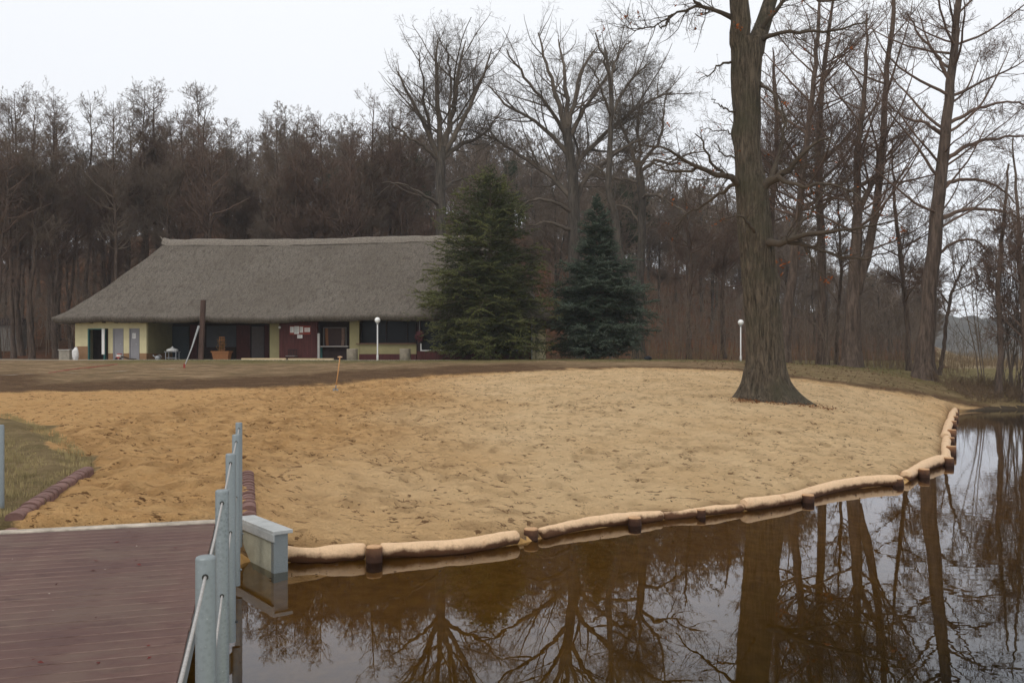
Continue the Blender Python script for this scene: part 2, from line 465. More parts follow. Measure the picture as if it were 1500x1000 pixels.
# far ridge beyond the marsh
def far_hills():
    xs = np.linspace(60, 620, 260); ys = np.linspace(430, 640, 60)
    X, Y = np.meshgrid(xs, ys, indexing='ij'); x, y = X.ravel(), Y.ravel()
    env = sstep(430, 530, y) * (1 - .8 * sstep(560, 640, y))
    h = 27 + 2 * np.sin(x / 120) - 10 * sstep(230, 500, x)
    z = 1.2 + env * (h + vnoise(x, y, 9, 61) * 3 + vnoise(x, y, 4, 62) * 3.5)
    idx = np.arange(len(x)).reshape(len(xs), len(ys))
    Q = np.stack([idx[:-1, :-1], idx[1:, :-1], idx[1:, 1:], idx[:-1, 1:]], -1).reshape(-1, 4)
    tag(mesh_np('far_hills', np.c_[x, y, z], Q, simple('far_wood', (.055, .05, .04), 1, .5, .08, 0)), kind='structure')
far_hills()

# water
def water():
    t = NT('lake_water')
    n = t.n; lk = t.lk
    n.remove(t.b)
    tr = n.new('ShaderNodeBsdfTransparent'); tr.inputs[0].default_value = (.50, .44, .19, 1)
    gl = n.new('ShaderNodeBsdfGlossy'); gl.inputs['Roughness'].default_value = 0.0; gl.inputs[0].default_value = (.93, .95, 1, 1)
    fr = n.new('ShaderNodeFresnel'); fr.inputs[0].default_value = 1.46
    mx = n.new('ShaderNodeMixShader')
    lk(fr.outputs[0], mx.inputs[0]); lk(tr.outputs[0], mx.inputs[1]); lk(gl.outputs[0], mx.inputs[2])
    lk(mx.outputs[0], t.out.inputs[0])
    g = n.new('ShaderNodeNewGeometry'); sp = n.new('ShaderNodeSeparateXYZ'); lk(g.outputs['Position'], sp.inputs[0])
    bu = n.new('ShaderNodeBump'); bu.inputs['Distance'].default_value = .004
    lk(t.noise(3.0, 2, .4, t.co((1, 1.6, 1), 'World')), bu.inputs['Height'])
    # a light breeze ruffles the open water on the right
    lk(t.fr(t.math('SUBTRACT', sp.outputs[0], t.math('MULTIPLY', sp.outputs[1], .45)), -.5, 4.0, .05, .5), bu.inputs['Strength'])
    lk(bu.outputs[0], gl.inputs['Normal']); lk(bu.outputs[0], fr.inputs['Normal'])
    xs = np.array([-900., 900.]); ys = np.array([-60., 900.])
    o = mesh_np('lake_water', [(-900, -60, 0), (900, -60, 0), (900, 900, 0), (-900, 900, 0)], [[0, 1, 2, 3]], t.m, smooth=False)
    tag(o, kind='structure')
water()

# ------------------------------------------------------------------ tree machinery
def unit(v): return v / (np.linalg.norm(v, axis=-1, keepdims=True) + 1e-12)
def tubes(P, R, sides):
    B, n, _ = P.shape
    T = unit(np.gradient(P, axis=1))
    m = unit(T.mean(1)); a = np.where(np.abs(m[:, 2:3]) < .8, np.array([[0, 0, 1.]]), np.array([[1., 0, 0]]))
    U = unit(np.cross(m, a))[:, None, :]
    U = unit(U - T * (T * U).sum(-1, keepdims=True)); Wv = np.cross(T, U)
    th = np.arange(sides) * 2 * math.pi / sides
    V = P[:, :, None, :] + R[:, :, None, None] * (np.cos(th)[None, None, :, None] * U[:, :, None, :] + np.sin(th)[None, None, :, None] * Wv[:, :, None, :])
    idx = np.arange(B * n * sides).reshape(B, n, sides)
    a0 = idx[:, :-1, :]; b0 = idx[:, 1:, :]
    Q = np.stack([a0, np.roll(a0, -1, 2), np.roll(b0, -1, 2), b0], -1).reshape(-1, 4)
    return V.reshape(-1, 3), Q
def join(parts):
    Vs, Qs, o = [], [], 0
    for V, Q in parts:
        Vs.append(V); Qs.append(Q + o); o += len(V)
    return np.concatenate(Vs), np.concatenate(Qs)
def grow(rs, P, R, M, t0, t1, ang, dang, lr, n, wander, trop, rk, rmin, taper=.5, lenf=None, tip=.25, flat=None):
    B, npt, _ = P.shape
    L = np.linalg.norm(np.diff(P, axis=1), axis=2).sum(1)
    b = rs.choice(B, M, p=L / L.sum()); t = rs.uniform(t0, t1, M)
    u = t * (npt - 1); i = np.minimum(u.astype(int), npt - 2); f = (u - i)[:, None]
    pos = P[b, i] * (1 - f) + P[b, i + 1] * f
    r = R[b, i] * (1 - f[:, 0]) + R[b, i + 1] * f[:, 0]
    T = unit(P[b, i + 1] - P[b, i])
    a = np.where(np.abs(T[:, 2:3]) < .9, np.array([[0, 0, 1.]]), np.array([[1., 0, 0]]))
    U = unit(np.cross(T, a)); V = np.cross(T, U)
    ph = rs.uniform(0, 2 * math.pi, M)
    if flat: ph = np.where(rs.rand(M) < .5, 0, math.pi) + rs.normal(0, flat, M)
    A = np.radians(rs.normal(ang, dang, M))
    d = unit(np.cos(A)[:, None] * T + np.sin(A)[:, None] * (np.cos(ph)[:, None] * U + np.sin(ph)[:, None] * V))
    ln = (L[b] * lr * (1 - taper * t) if lenf is None else lenf(t, b)) * rs.uniform(.55, 1.3, M)
    Pn = np.empty((M, n, 3)); Pn[:, 0] = pos
    st = (ln / (n - 1))[:, None]
    for k in range(1, n):
        Pn[:, k] = Pn[:, k - 1] + d * st
        d = unit(d + rs.normal(0, wander, (M, 3)) + np.array([0, 0, trop]))
    r0 = np.minimum(r * .75, np.maximum(rk * ln, rmin))
    Rn = r0[:, None] * np.linspace(1, tip, n)[None]
    return Pn, np.maximum(Rn, rmin * .7)

def spline(pts, n, rs=None, jit=0):
    """pts [(x,y,z,r)] -> smooth polyline"""
    p = np.array(pts, float); d = np.r_[0, np.cumsum(np.linalg.norm(np.diff(p[:, :3], axis=0), axis=1))]
    t = np.linspace(0, d[-1], n); out = np.empty((n, 4))
    for c in range(4):
        if len(p) > 2:
            m = np.gradient(p[:, c], d)
            i = np.clip(np.searchsorted(d, t) - 1, 0, len(d) - 2); h = d[i + 1] - d[i]; s = (t - d[i]) / h
            out[:, c] = ((2 * s**3 - 3 * s**2 + 1) * p[i, c] + (s**3 - 2 * s**2 + s) * h * m[i] + (-2 * s**3 + 3 * s**2) * p[i + 1, c] + (s**3 - s**2) * h * m[i + 1])
        else: out[:, c] = np.interp(t, d, p[:, c])
    out[:, 3] = np.maximum(out[:, 3], np.interp(t, d, p[:, 3]) * .7)
    if jit and rs is not None: out[1:-1, :3] += rs.normal(0, jit, (n - 2, 3))
    return out[None, :, :3], out[None, :, 3]

def twigs(rs, lv, n2, n3, n4, n5, rmin, style):
    """lv: list of (P,R) first order limbs; adds finer orders, returns mesh parts"""
    up = dict(alder=(.10, .06), oak=(.05, .02))[style]
    parts = []; cur = lv
    allL = []
    def lay(cur, M, **k):
        tot = sum(np.linalg.norm(np.diff(P, axis=1), axis=2).sum() for P, R in cur); out = []
        for P, R in cur:
            w = np.linalg.norm(np.diff(P, axis=1), axis=2).sum() / tot
            m = max(1, int(M * w)); out.append(grow(rs, P, R, m, **k))
        # merge equal shapes
        return [(np.concatenate([o[0] for o in out]), np.concatenate([o[1] for o in out]))]
    wn = .16 if style == 'oak' else .09
    a = lay(cur, n2, t0=.15, t1=.98, ang=48, dang=12, lr=.5, n=7, wander=wn, trop=up[0], rk=.009, rmin=rmin, taper=.55)
    b = lay(a, n3, t0=.15, t1=1, ang=46, dang=14, lr=.5, n=5, wander=wn + .04, trop=up[0], rk=.008, rmin=rmin, taper=.4)
    parts += [tubes(*a[0], 5), tubes(*b[0], 4)]
    c = lay(b, n4, t0=.15, t1=1, ang=45, dang=15, lr=.52, n=4, wander=wn + .08, trop=up[1], rk=.010, rmin=rmin, taper=.3)
    parts.append(tubes(*c[0], 3))
    if n5:
        d = lay(c, n5, t0=.1, t1=1, ang=42, dang=16, lr=.62, n=3, wander=wn + .1, trop=up[1], rk=.008, rmin=rmin, taper=.2)
        parts.append(tubes(*d[0], 3))
    return parts, c[0]

def flare(P, R, base=1.7, h=1.2):
    k = np.exp(-(P[..., 2] - P[0, 0, 2]) / h)
    return R * (1 + (base - 1) * k)

def alder(rs, H, r0, limbs=48, n2=420, n3=2300, n4=9000, n5=9000, crown0=.32, crownL=.17, rmin=.011, lean=0., stems=1, path=None):
    """straight stem with a narrow crown of rising limbs, local coordinates"""
    tr = []; lv = []
    for s in range(stems):
        if path is not None: P, R = spline(path, 26, rs, .03)
        else:
            off = rs.uniform(-.02, .02, 2) * H if s == 0 else rs.uniform(-.10, .10, 2) * H
            h0 = 0 if s == 0 else rs.uniform(.12, .35) * H
            b = np.array([0, 0]) if s == 0 else np.array([tr[0][0][0, 4, 0], tr[0][0][0, 4, 1]])
            hh = H * (1 if s == 0 else rs.uniform(.8, .96))
            pts = [(b[0], b[1], h0, r0 * (1 if s == 0 else .6))] + [(b[0] + off[0] * q + rs.normal(0, .12), b[1] + off[1] * q + rs.normal(0, .12), h0 + (hh - h0) * q, r0 * (1 if s == 0 else .6) * (1 - q) ** .8 + .012) for q in (.2, .4, .6, .8, 1.)]
            P, R = spline(pts, 26, rs, .03)
        R = flare(P, R, 1.5, .8) if s == 0 else R
        tr.append((P, R))
        cl = H * crownL
        L1 = grow(rs, P, R, limbs, crown0 if s == 0 else .12, .98, 58, 12, .2, 9, .07, .11, .016, rmin,
                  lenf=lambda t, b: cl * (np.clip((1.04 - t) / .42, .5, 1) ** .8) * np.where(t < crown0 + .12, .75, 1))
        lv.append(L1)
    trunk = join([tubes(P, R, 12) for P, R in tr])
    parts, _ = twigs(rs, lv, n2, n3, n4, n5, rmin, 'alder')
    crown = join([tubes(P, R, 6) for P, R in lv] + parts)
    return trunk, crown

def tree_obj(name, loc, trunk, crown, mt, mc, label, cat='tree', group=None, cname='crown'):
    e = empty(name, loc)
    tag(e, label, cat, group)
    mesh_np('trunk', *trunk, MAT[mt], e)
    mesh_np(cname, *crown, MAT[mc], e)
    return e

def local(path, loc):
    return [(p[0] - loc[0], p[1] - loc[1], p[2] - loc[2], p[3]) for p in path]
def px_path(pts, D, dys=None):
    """pts (px,py,width_px) at depth D -> world (x,y,z,r)"""
    out = []
    for i, q in enumerate(pts):
        d = D + (dys[i] if dys else 0)
        w = W(q[0], q[1], d); out.append((w[0], w[1], w[2], q[2] / 2 / F * d * (.86 if D > 30 else 1)))
    return out

# ---- the big oak on the beach
def big_oak():
    D = 26.3; rs = np.random.RandomState(12)
    base = hit(1122, 586, 20, 34); loc = (base[0], D, g1(base[0], D) - .05)
    e = empty('oak_tree', loc)
    tag(e, 'massive bare oak with furrowed bark and spreading root flare standing alone in the pale sand', 'tree')
    prof = [(1124, 600, 72), (1122, 585, 66), (1121, 570, 61), (1120, 550, 57), (1121, 520, 53), (1119, 480, 52), (1115, 440, 51), (1112, 400, 50), (1109, 365, 50), (1105, 330, 48.5),
            (1103, 300, 46), (1101, 275, 46), (1097, 245, 39), (1095, 215, 37), (1095, 180, 38), (1093, 140, 41), (1093, 110, 43), (1094, 80, 44), (1093, 60, 42)]
    wp = px_path(prof, D)
    z0 = loc[2]
    # detailed trunk ring by ring, with buttress roots
    P, R = spline(local(wp, loc), 150)
    P, R = P[0], R[0]; nS = 72; th = np.arange(nS) * 2 * math.pi / nS
    h = P[:, 2]
    lob = np.zeros((150, nS))
    for az, am, wd in ((3.10, .85, .30), (-.25, 1.25, .26), (-1.15, .55, .3), (-2.0, .5, .28), (1.0, .6, .3), (2.0, .6, .3), (-2.6, .45, .22), (-.7, .5, .2)):
        dd = (th - az + math.pi) % (2 * math.pi) - math.pi
        lob += (am * np.exp(-(dd / wd) ** 2))[None] * np.exp(-np.clip(h, 0, 9) / .42)[:, None]
    grain = np.zeros((150, nS))
    for k in range(60):
        grain += 0
    nz = vnoise(np.repeat(th[None] * 3, 150, 0).ravel() + .01, np.repeat(h[:, None] * .6, nS, 1).ravel(), .25, 77).reshape(150, nS)
    seam = np.abs(th - math.pi); nz *= np.clip((math.pi - np.abs(th - math.pi)) / .35, 0, 1)[None]
    knob = .28 * np.exp(-(((th - 3.14 + math.pi) % (2 * math.pi) - math.pi) / .5) ** 2)[None] * np.exp(-((h - (W(0, 196, D)[2] - z0)) / .3) ** 2)[:, None]
    knob2 = .16 * np.exp(-(((th + .2 + math.pi) % (2 * math.pi) - math.pi) / .35) ** 2)[None] * np.exp(-((h - (W(0, 413, D)[2] - z0)) / .28) ** 2)[:, None]
    rr = R[:, None] * (1 + lob + nz * .10 + knob + knob2)
    V = np.stack([P[:, None, 0] + rr * np.cos(th), P[:, None, 1] + rr * np.sin(th), np.repeat(h[:, None], nS, 1)], -1)
    V[:, :, 2] -= np.clip(lob, 0, 1.4) * .12
    idx = np.arange(150 * nS).reshape(150, nS); a0, b0 = idx[:-1], idx[1:]
    Q = np.stack([a0, np.roll(a0, -1, 1), np.roll(b0, -1, 1), b0], -1).reshape(-1, 4)
    tparts = [(V.reshape(-1, 3), Q)]
    # leaders above the fork
    def W4(pts, dy0, dy1):
        n = len(pts); return local(px_path(pts, D, [dy0 + (dy1 - dy0) * i / (n - 1) for i in range(n)]), loc)
    LS = [W4([(1090, 85, 34), (1084, 50, 30), (1083, 0, 27), (1080, -70, 23), (1086, -150, 17), (1078, -230, 10), (1080, -300, 4)], 0, -.8),
          W4([(1100, 85, 30), (1112, 50, 25), (1127, 5, 20), (1146, -50, 17), (1160, -110, 13), (1180, -180, 8), (1190, -250, 4)], 0, 1.5)]
    lead = [spline(p, 30, rs, .015) for p in LS]
    tparts += [tubes(P_, R_, 14) for P_, R_ in lead]
    mesh_np('trunk', *join(tparts), MAT['oak_bark'], e)
    BR = [  # photo pixel rows of each limb, depth offset at start and end
        ([(1090, 272, 13), (1072, 261, 11), (1045, 254, 9), (1020, 243, 7), (992, 226, 5), (968, 216, 3.4), (945, 212, 2)], 0, -2.0),
        ([(1072, 262, 7), (1052, 248, 5.5), (1036, 226, 4), (1030, 206, 3), (1018, 196, 2)], -.4, -1.2),
        ([(1020, 245, 6), (1000, 250, 4.5), (975, 248, 3.4), (950, 236, 2.5), (925, 238, 1.6)], -.8, .5),
        ([(1086, 266, 8), (1060, 280, 6), (1035, 296, 4.5), (1010, 310, 3), (990, 332, 1.8)], 0, 1.5),
        ([(1112, 278, 20), (1128, 266, 15), (1146, 256, 12), (1166, 238, 9), (1182, 220, 6.5), (1204, 205, 4), (1222, 200, 2)], -.2, -1.8),
        ([(1140, 259, 9), (1160, 270, 7.5), (1182, 274, 6), (1208, 268, 5), (1240, 276, 3.4), (1270, 292, 2)], -.8, -2.4),
        ([(1118, 276, 10), (1136, 240, 8), (1146, 205, 6), (1150, 170, 4), (1140, 140, 2)], 0, 1.5),
        ([(1120, 358, 15), (1140, 356, 12), (1166, 347, 9.5), (1200, 341, 7), (1240, 337, 5), (1280, 330, 3.6), (1322, 322, 2)], -.3, -3.2),
        ([(1150, 354, 8), (1176, 356, 6.5), (1210, 368, 5), (1242, 378, 4), (1275, 376, 3), (1310, 366, 2)], -.8, -3.0),
        ([(1156, 352, 7), (1172, 330, 6), (1188, 312, 4.5), (1200, 290, 3.2), (1216, 272, 2)], -.9, -.2),
        ([(1168, 350, 6), (1186, 372, 4), (1196, 392, 2.6), (1206, 404, 1.6)], -1.2, -1.6),
        ([(1080, 30, 12), (1062, 22, 8), (1034, 13, 6), (1005, 14, 4.5), (980, 24, 3.2), (950, 42, 2.2), (915, 38, 1.5)], 0, -1.8),
        ([(1034, 13, 5), (1015, -2, 4), (990, -12, 3), (960, -10, 2)], -.6, -1.6),
        ([(984, 22, 4), (978, 32, 4.6), (972, 40, 2.5), (962, 34, 1.5)], -1.2, -1.4),
        ([(1114, 60, 10), (1136, 48, 7), (1170, 46, 5.5), (1206, 46, 4.5), (1236, 42, 3.4), (1270, 34, 2)], 0, -2.2),
        ([(1118, 40, 9), (1140, 10, 7), (1165, -14, 5.5), (1200, 2, 4), (1250, -4, 2.4)], 0, -1.4),
        ([(1074, 90, 5), (1055, 96, 3.2), (1038, 110, 2.2), (1024, 118, 1.2)], 0, -.8),
        ([(1078, 168, 4), (1060, 158, 2.4), (1042, 146, 1.4)], 0, -.6),
        ([(1076, 196, 3), (1050, 192, 1.8), (1024, 188, 1.1)], 0, .5),
        ([(1082, 236, 4), (1060, 226, 2.6), (1046, 208, 1.4)], 0, .8),
        ([(1080, -60, 14), (1040, -90, 10), (1000, -130, 7), (960, -150, 4), (930, -190, 2)], 0, -2.5),
        ([(1146, -50, 12), (1190, -70, 9), (1240, -80, 6), (1290, -110, 4), (1330, -120, 2)], .8, 2.5),
        ([(1086, -120, 12), (1110, -190, 8), (1140, -260, 5), (1150, -330, 2)], 0, -3),
        ([(1105, 340, 6), (1098, 330, 5), (1088, 318, 3.5), (1070, 316, 2.4), (1050, 326, 1.6)], -.6, -2.6),
        ([(1110, 120, 7), (1126, 130, 5), (1142, 160, 4), (1152, 190, 2.6)], 0, -1.4)]
    lim = [spline(W4([(q[0], q[1], q[2] * .84) for q in p], a, b), 14, rs, .03) for p, a, b in BR]
    lim2 = [(P_, R_) for P_, R_ in lim]
    a = [grow(rs, P_, R_, int(9 + 4.5 * np.linalg.norm(np.diff(P_, axis=1), axis=2).sum()), .15, 1, 50, 14, .42, 8, .17, .03, .012, .0045, taper=.45) for P_, R_ in lim2]
    A = (np.concatenate([q[0] for q in a]), np.concatenate([q[1] for q in a]))
    B_ = grow(rs, *A, 2300, .12, 1, 48, 16, .5, 6, .20, .03, .010, .0035)
    C_ = grow(rs, *B_, 9500, .1, 1, 46, 18, .55, 4, .22, .03, .008, .0028)
    mesh_np('crown', *join([tubes(P_, R_, 10) for P_, R_ in lim] + [tubes(*A, 6), tubes(*B_, 4), tubes(*C_, 3)]), MAT['oak_twig'], e)
    # withered leaves still hanging on some twigs
    pts = C_[0][:, -1]
    sel = rs.rand(len(pts)) < .012
    lp = pts[sel]; lp = lp[(lp[:, 2] < 14)]
    extra = np.array([(W(x_, y_, D - 1.4) - np.array(loc)) for x_, y_ in ((1210, 408), (1212, 410), (1148, 388), (1146, 384), (1136, 386), (1174, 374), (1208, 411), (1185, 312), (1083, 40), (1080, 36), (1130, 20))])
    lp = np.concatenate([lp, extra, extra + rs.normal(0, .06, extra.shape)])
    leaf_cards(rs, 'withered_leaves', lp, .055, MAT['rust_leaf'], e, 3)
    # litter caught at the foot
    return e

def leaf_cards(rs, name, pts, size, mat, parent=None, k=3, flatz=1.0, loc=None):
    """small curled leaves (two folded triangles pairs each)"""
    n = len(pts) * k
    c = np.repeat(pts, k, 0) + rs.normal(0, size * .9, (n, 3)) * np.array([1, 1, flatz])
    u = unit(rs.normal(0, 1, (n, 3)) * np.array([1, 1, flatz])); v = unit(np.cross(u, rs.normal(0, 1, (n, 3)) * (np.array([.3, .3, 1]) if flatz < 1 else 1)))
    s = size * rs.uniform(.6, 1.3, (n, 1)); w = np.cross(u, v)
    V = np.stack([c - u * s, c - v * s * .45 + w * s * .18, c + u * s, c + v * s * .45 + w * s * .18], 1)
    Q = np.arange(n * 4).reshape(n, 4)
    T3 = np.concatenate([Q[:, [0, 1, 2]], Q[:, [0, 2, 3]]])
    return mesh_np(name, V.reshape(-1, 3), T3, mat, parent, smooth=False, loc=loc)
big_oak()

# ---- spreading park trees behind the house and spruces
def hero_oak(name, D, trunk, limbs, label, seed, mt='grey_bark', mc='grey_twig', n=(400, 2200, 6500, 6000), rmin=.008, extra=0):
    rs = np.random.RandomState(seed)
    x0 = W(trunk[0][0], trunk[0][1], D)[0]; z0 = g1(x0, D) - .1; loc = (x0, D, z0)
    tp = local(px_path(trunk, D), loc); tp[0] = (tp[0][0], tp[0][1], 0, tp[0][3])
    P, R = spline(tp, 26, rs, .02); R = flare(P, R, 1.4, .9)
    tr = [(P, R)]; lv = []
    for k, l in enumerate(limbs):
        dy = rs.uniform(-5, 5)
        nn = len(l); lv.append(spline(local(px_path(l, D, [dy * (i / (nn - 1)) ** .8 for i in range(nn)]), loc), 14, rs, .05))
    L1 = [grow(rs, P_, R_, max(4, int(np.linalg.norm(np.diff(P_, axis=1), axis=2).sum() * 1.3)), .15, .98, 42, 10, .62, 9, .08, .07, .013, rmin, taper=.5) for P_, R_ in lv]
    L1 = [(np.concatenate([q[0] for q in L1]), np.concatenate([q[1] for q in L1]))]
    if extra: L1.append(grow(rs, P, R, extra, .45, .98, 60, 10, .16, 9, .08, .08, .012, rmin))
    parts, _ = twigs(rs, L1 + lv, *n, rmin, 'oak')
    return tree_obj(name, loc, tubes(P, R, 12), join([tubes(P_, R_, 8) for P_, R_ in lv + L1] + parts), mt, mc, label)

hero_oak('oak_tree', 68, [(645, 520, 20), (646, 400, 17), (646, 300, 16), (645, 240, 16), (648, 215, 13)],
    [[(645, 240, 11), (632, 205, 9), (615, 170, 7), (600, 140, 5), (582, 105, 3)], [(646, 235, 12), (644, 190, 9), (640, 140, 7), (640, 95, 5), (641, 58, 2)],
     [(648, 225, 12), (658, 180, 10), (668, 140, 7), (672, 100, 5), (682, 60, 2)], [(648, 228, 9), (668, 195, 8), (690, 150, 6), (708, 110, 4), (720, 72, 2)],
     [(648, 232, 9), (674, 214, 7), (700, 202, 5), (722, 180, 3), (734, 160, 2)], [(645, 238, 7), (622, 215, 6), (598, 200, 4), (572, 180, 2)],
     [(632, 200, 6), (622, 150, 5), (618, 110, 3), (612, 75, 2)], [(658, 178, 6), (660, 130, 4), (658, 90, 3), (655, 65, 2)], [(646, 300, 6), (620, 285, 5), (590, 270, 3), (560, 268, 2)], [(648, 280, 6), (675, 262, 4), (700, 258, 2)]],
    'tall bare vase-shaped oak rising over the thatched roof ridge, just left of the green spruce', 31)
hero_oak('oak_tree', 67, [(843, 520, 24), (842, 400, 21), (841, 320, 20), (840, 270, 18), (834, 220, 16), (829, 190, 15)],
    [[(829, 190, 11), (818, 150, 8), (806, 110, 6), (795, 75, 4), (788, 48, 2)], [(830, 185, 10), (830, 140, 7), (825, 95, 5), (818, 58, 2)],
     [(830, 190, 9), (842, 150, 7), (848, 115, 5), (862, 85, 4), (874, 70, 2)], [(832, 205, 9), (850, 170, 7), (868, 140, 6), (885, 118, 4), (896, 90, 2)],
     [(829, 198, 8), (808, 165, 6), (785, 135, 5), (760, 100, 4), (742, 72, 2)], [(834, 228, 9), (806, 196, 7), (775, 172, 5), (740, 152, 4), (716, 125, 2)],
     [(840, 262, 9), (850, 232, 8), (880, 202, 7), (915, 172, 5), (950, 148, 4), (985, 135, 2)], [(838, 290, 10), (812, 262, 8), (780, 240, 7), (750, 220, 5), (715, 198, 3), (690, 190, 2)],
     [(843, 292, 9), (858, 262, 8), (885, 240, 6), (905, 222, 5), (940, 225, 3)], [(842, 312, 7), (818, 300, 6), (795, 292, 5), (765, 300, 3), (745, 310, 2)],
     [(841, 340, 7), (822, 332, 6), (800, 326, 4), (775, 330, 2)]],
    'broad bare oak with wide rising limbs standing between and behind the two spruces', 32)
hero_oak('alder_tree', 64, [(938, 522, 17), (936, 450, 15), (939, 380, 14), (941, 320, 13), (938, 265, 13), (935, 245, 11)],
    [[(936, 248, 8), (925, 222, 6), (915, 195, 5), (904, 170, 3), (895, 150, 2)], [(937, 246, 8), (950, 225, 6), (966, 205, 5), (972, 170, 3), (976, 140, 2)],
     [(940, 250, 7), (962, 236, 6), (985, 238, 4), (1010, 225, 3), (1035, 222, 2)], [(939, 290, 6), (960, 285, 5), (985, 300, 4), (1010, 315, 2)],
     [(937, 270, 6), (915, 262, 5), (890, 264, 3), (868, 258, 2)], [(940, 330, 5), (925, 310, 4), (905, 300, 3), (880, 305, 2)], [(936, 246, 7), (938, 215, 5), (932, 185, 4), (940, 150, 2)]],
    'crooked bare tree with a low broad crown right of the bluish spruce', 33, n=(280, 1500, 5200, 5200))
hero_oak('alder_tree', 60, [(934, 522, 16), (925, 430, 14), (908, 370, 13), (902, 320, 12), (892, 285, 11), (893, 240, 10), (895, 180, 8), (894, 120, 7), (886, 70, 3)],
    [[(895, 180, 6), (905, 150, 5), (925, 115, 4), (952, 92, 2)], [(895, 170, 5), (884, 140, 4), (872, 110, 3), (862, 95, 2)], [(894, 130, 5), (898, 100, 4), (912, 72, 3), (925, 60, 2)],
     [(893, 230, 5), (915, 215, 4), (940, 205, 3), (962, 180, 2)], [(893, 120, 5), (885, 85, 4), (875, 60, 3), (872, 48, 2)], [(893, 262, 5), (876, 246, 4), (858, 236, 2)]],
    'slender sinuous bare tree bending left then upward behind the bluish spruce', 34, n=(240, 1400, 5000, 5000), extra=14)

# ---- the loose row of alders on the right
def hero_alder(D, path, label, seed, limbs, crown0=.38, crownL=.25, n=(320, 1600, 5200, 5800), extra=None, name='alder_tree', mt='alder_bark', mc='alder_twig'):
    rs = np.random.RandomState(seed)
    x0 = W(path[0][0], path[0][1], D)[0]; z0 = g1(x0, D) - .1; loc = (x0, D, z0)
    tp = local(px_path(path, D), loc); tp[0] = (tp[0][0], tp[0][1], 0, tp[0][3])
    H = tp[-1][2]
    P, R = spline(tp, 28, rs, .03); R = flare(P, R, 1.5, .8)
    tr = [(P, R)]
    cl = H * crownL
    lv = [grow(rs, P, R, limbs, crown0, .98, 60, 12, .2, 10, .08, .07, .014, .009,
               lenf=lambda t, b: cl * np.clip((1.05 - t) / .5, .33, 1) ** .7)]
    for st in (extra or []):
        q = spline(local(px_path(st, D), loc), 20, rs, .03); big = st[0][2] >= 9
        if big:
            tr.append(q); lv.append(grow(rs, *q, int(limbs * .7), .12, .98, 55, 12, .2, 10, .08, .07, .014, .009, lenf=lambda t, b: cl * .9 * np.clip((1.03 - t) / .5, .12, 1) ** .7))
        else: lv.append(q); lv.append(grow(rs, *q, 9, .2, .98, 45, 12, .35, 8, .12, .05, .014, .009))
    parts, _ = twigs(rs, lv, *n, .009, 'alder')
    return tree_obj(name, loc, join([tubes(*q, 12) for q in tr]), join([tubes(*q, 7) for q in lv] + parts), mt, mc, label)
hero_alder(52, [(1147, 530, 20), (1154, 460, 17), (1163, 380, 15), (1170, 310, 13), (1178, 240, 11), (1188, 160, 9), (1196, 70, 7), (1202, -30, 3)],
    'leaning alder close behind the right side of the big beach oak', 41, 40)
hero_alder(54, [(1205, 532, 17), (1204, 440, 15), (1204, 380, 14), (1201, 300, 13), (1199, 220, 11), (1203, 140, 9), (1213, 60, 7), (1222, -20, 3)],
    'straight slender alder, second tree right of the big beach oak', 42, 42)
hero_alder(50, [(1247, 536, 30), (1250, 460, 25), (1252, 400, 20), (1256, 330, 17), (1257, 300, 14), (1255, 240, 11), (1262, 180, 9), (1268, 100, 6), (1270, 20, 3)],
    'thick alder dividing into several stems, middle of the right-hand row', 43, 30, n=(260, 1200, 4200, 4400),
    extra=[[(1254, 430, 19), (1272, 360, 15), (1286, 290, 12), (1292, 220, 11), (1298, 120, 9), (1308, 20, 7), (1314, -60, 3)], [(1260, 305, 11), (1275, 275, 9), (1288, 250, 7), (1296, 200, 3)]])
hero_alder(45, [(1354, 545, 32), (1358, 470, 25), (1364, 400, 24), (1371, 330, 22), (1377, 270, 20), (1385, 190, 17), (1393, 110, 14), (1402, 20, 11), (1410, -80, 7), (1412, -180, 3)],
    'tallest alder on the right, reddish leaning stem with long drooping side limbs', 44, 44, crown0=.28, crownL=.19,
    extra=[[(1374, 322, 8), (1410, 308, 6.5), (1450, 306, 5), (1500, 322, 3), (1540, 345, 2)], [(1380, 240, 8), (1420, 212, 6.5), (1465, 202, 4.5), (1520, 200, 2)],
           [(1378, 270, 7), (1420, 262, 5.5), (1460, 272, 4), (1490, 300, 2)], [(1386, 185, 7), (1430, 160, 5.5), (1480, 150, 3.5), (1530, 162, 2)],
           [(1366, 380, 6), (1390, 360, 5), (1420, 350, 4), (1452, 372, 2)], [(1384, 200, 6), (1355, 180, 5), (1325, 172, 4), (1300, 150, 2)], [(1390, 120, 7), (1372, 80, 5), (1350, 55, 4), (1330, 20, 2)]])
hero_alder(58, [(1126, 470, 14), (1128, 380, 12), (1130, 320, 10), (1134, 270, 9), (1138, 180, 7), (1134, 110, 5), (1132, 70, 2)],
    'thin dark alder showing just beside the upper trunk of the big oak', 45, 34, n=(300, 1700, 6500, 6000))
hero_alder(52, [(1332, 542, 9), (1328, 470, 8), (1322, 400, 7), (1314, 330, 6), (1309, 270, 4), (1305, 200, 2)],
    'small thin alder just left of the tallest alder', 46, 26, n=(200, 1100, 4200, 4000), crown0=.3)
hero_alder(49, [(1376, 545, 6), (1384, 500, 6), (1388, 460, 5.5), (1396, 425, 4.5), (1410, 395, 3), (1428, 360, 1.6)],
    'small crooked sapling right of the tallest alder, forking low', 47, 18, n=(110, 500, 1800, 1500), crown0=.45, crownL=.35)
hero_alder(56, [(1225, 530, 6), (1228, 460, 5.5), (1232, 400, 5), (1229, 330, 4), (1226, 260, 2)], 'pole-thin young alder between the second and third trees of the right-hand row', 48, 22, n=(160, 800, 3000, 2500), crown0=.3)
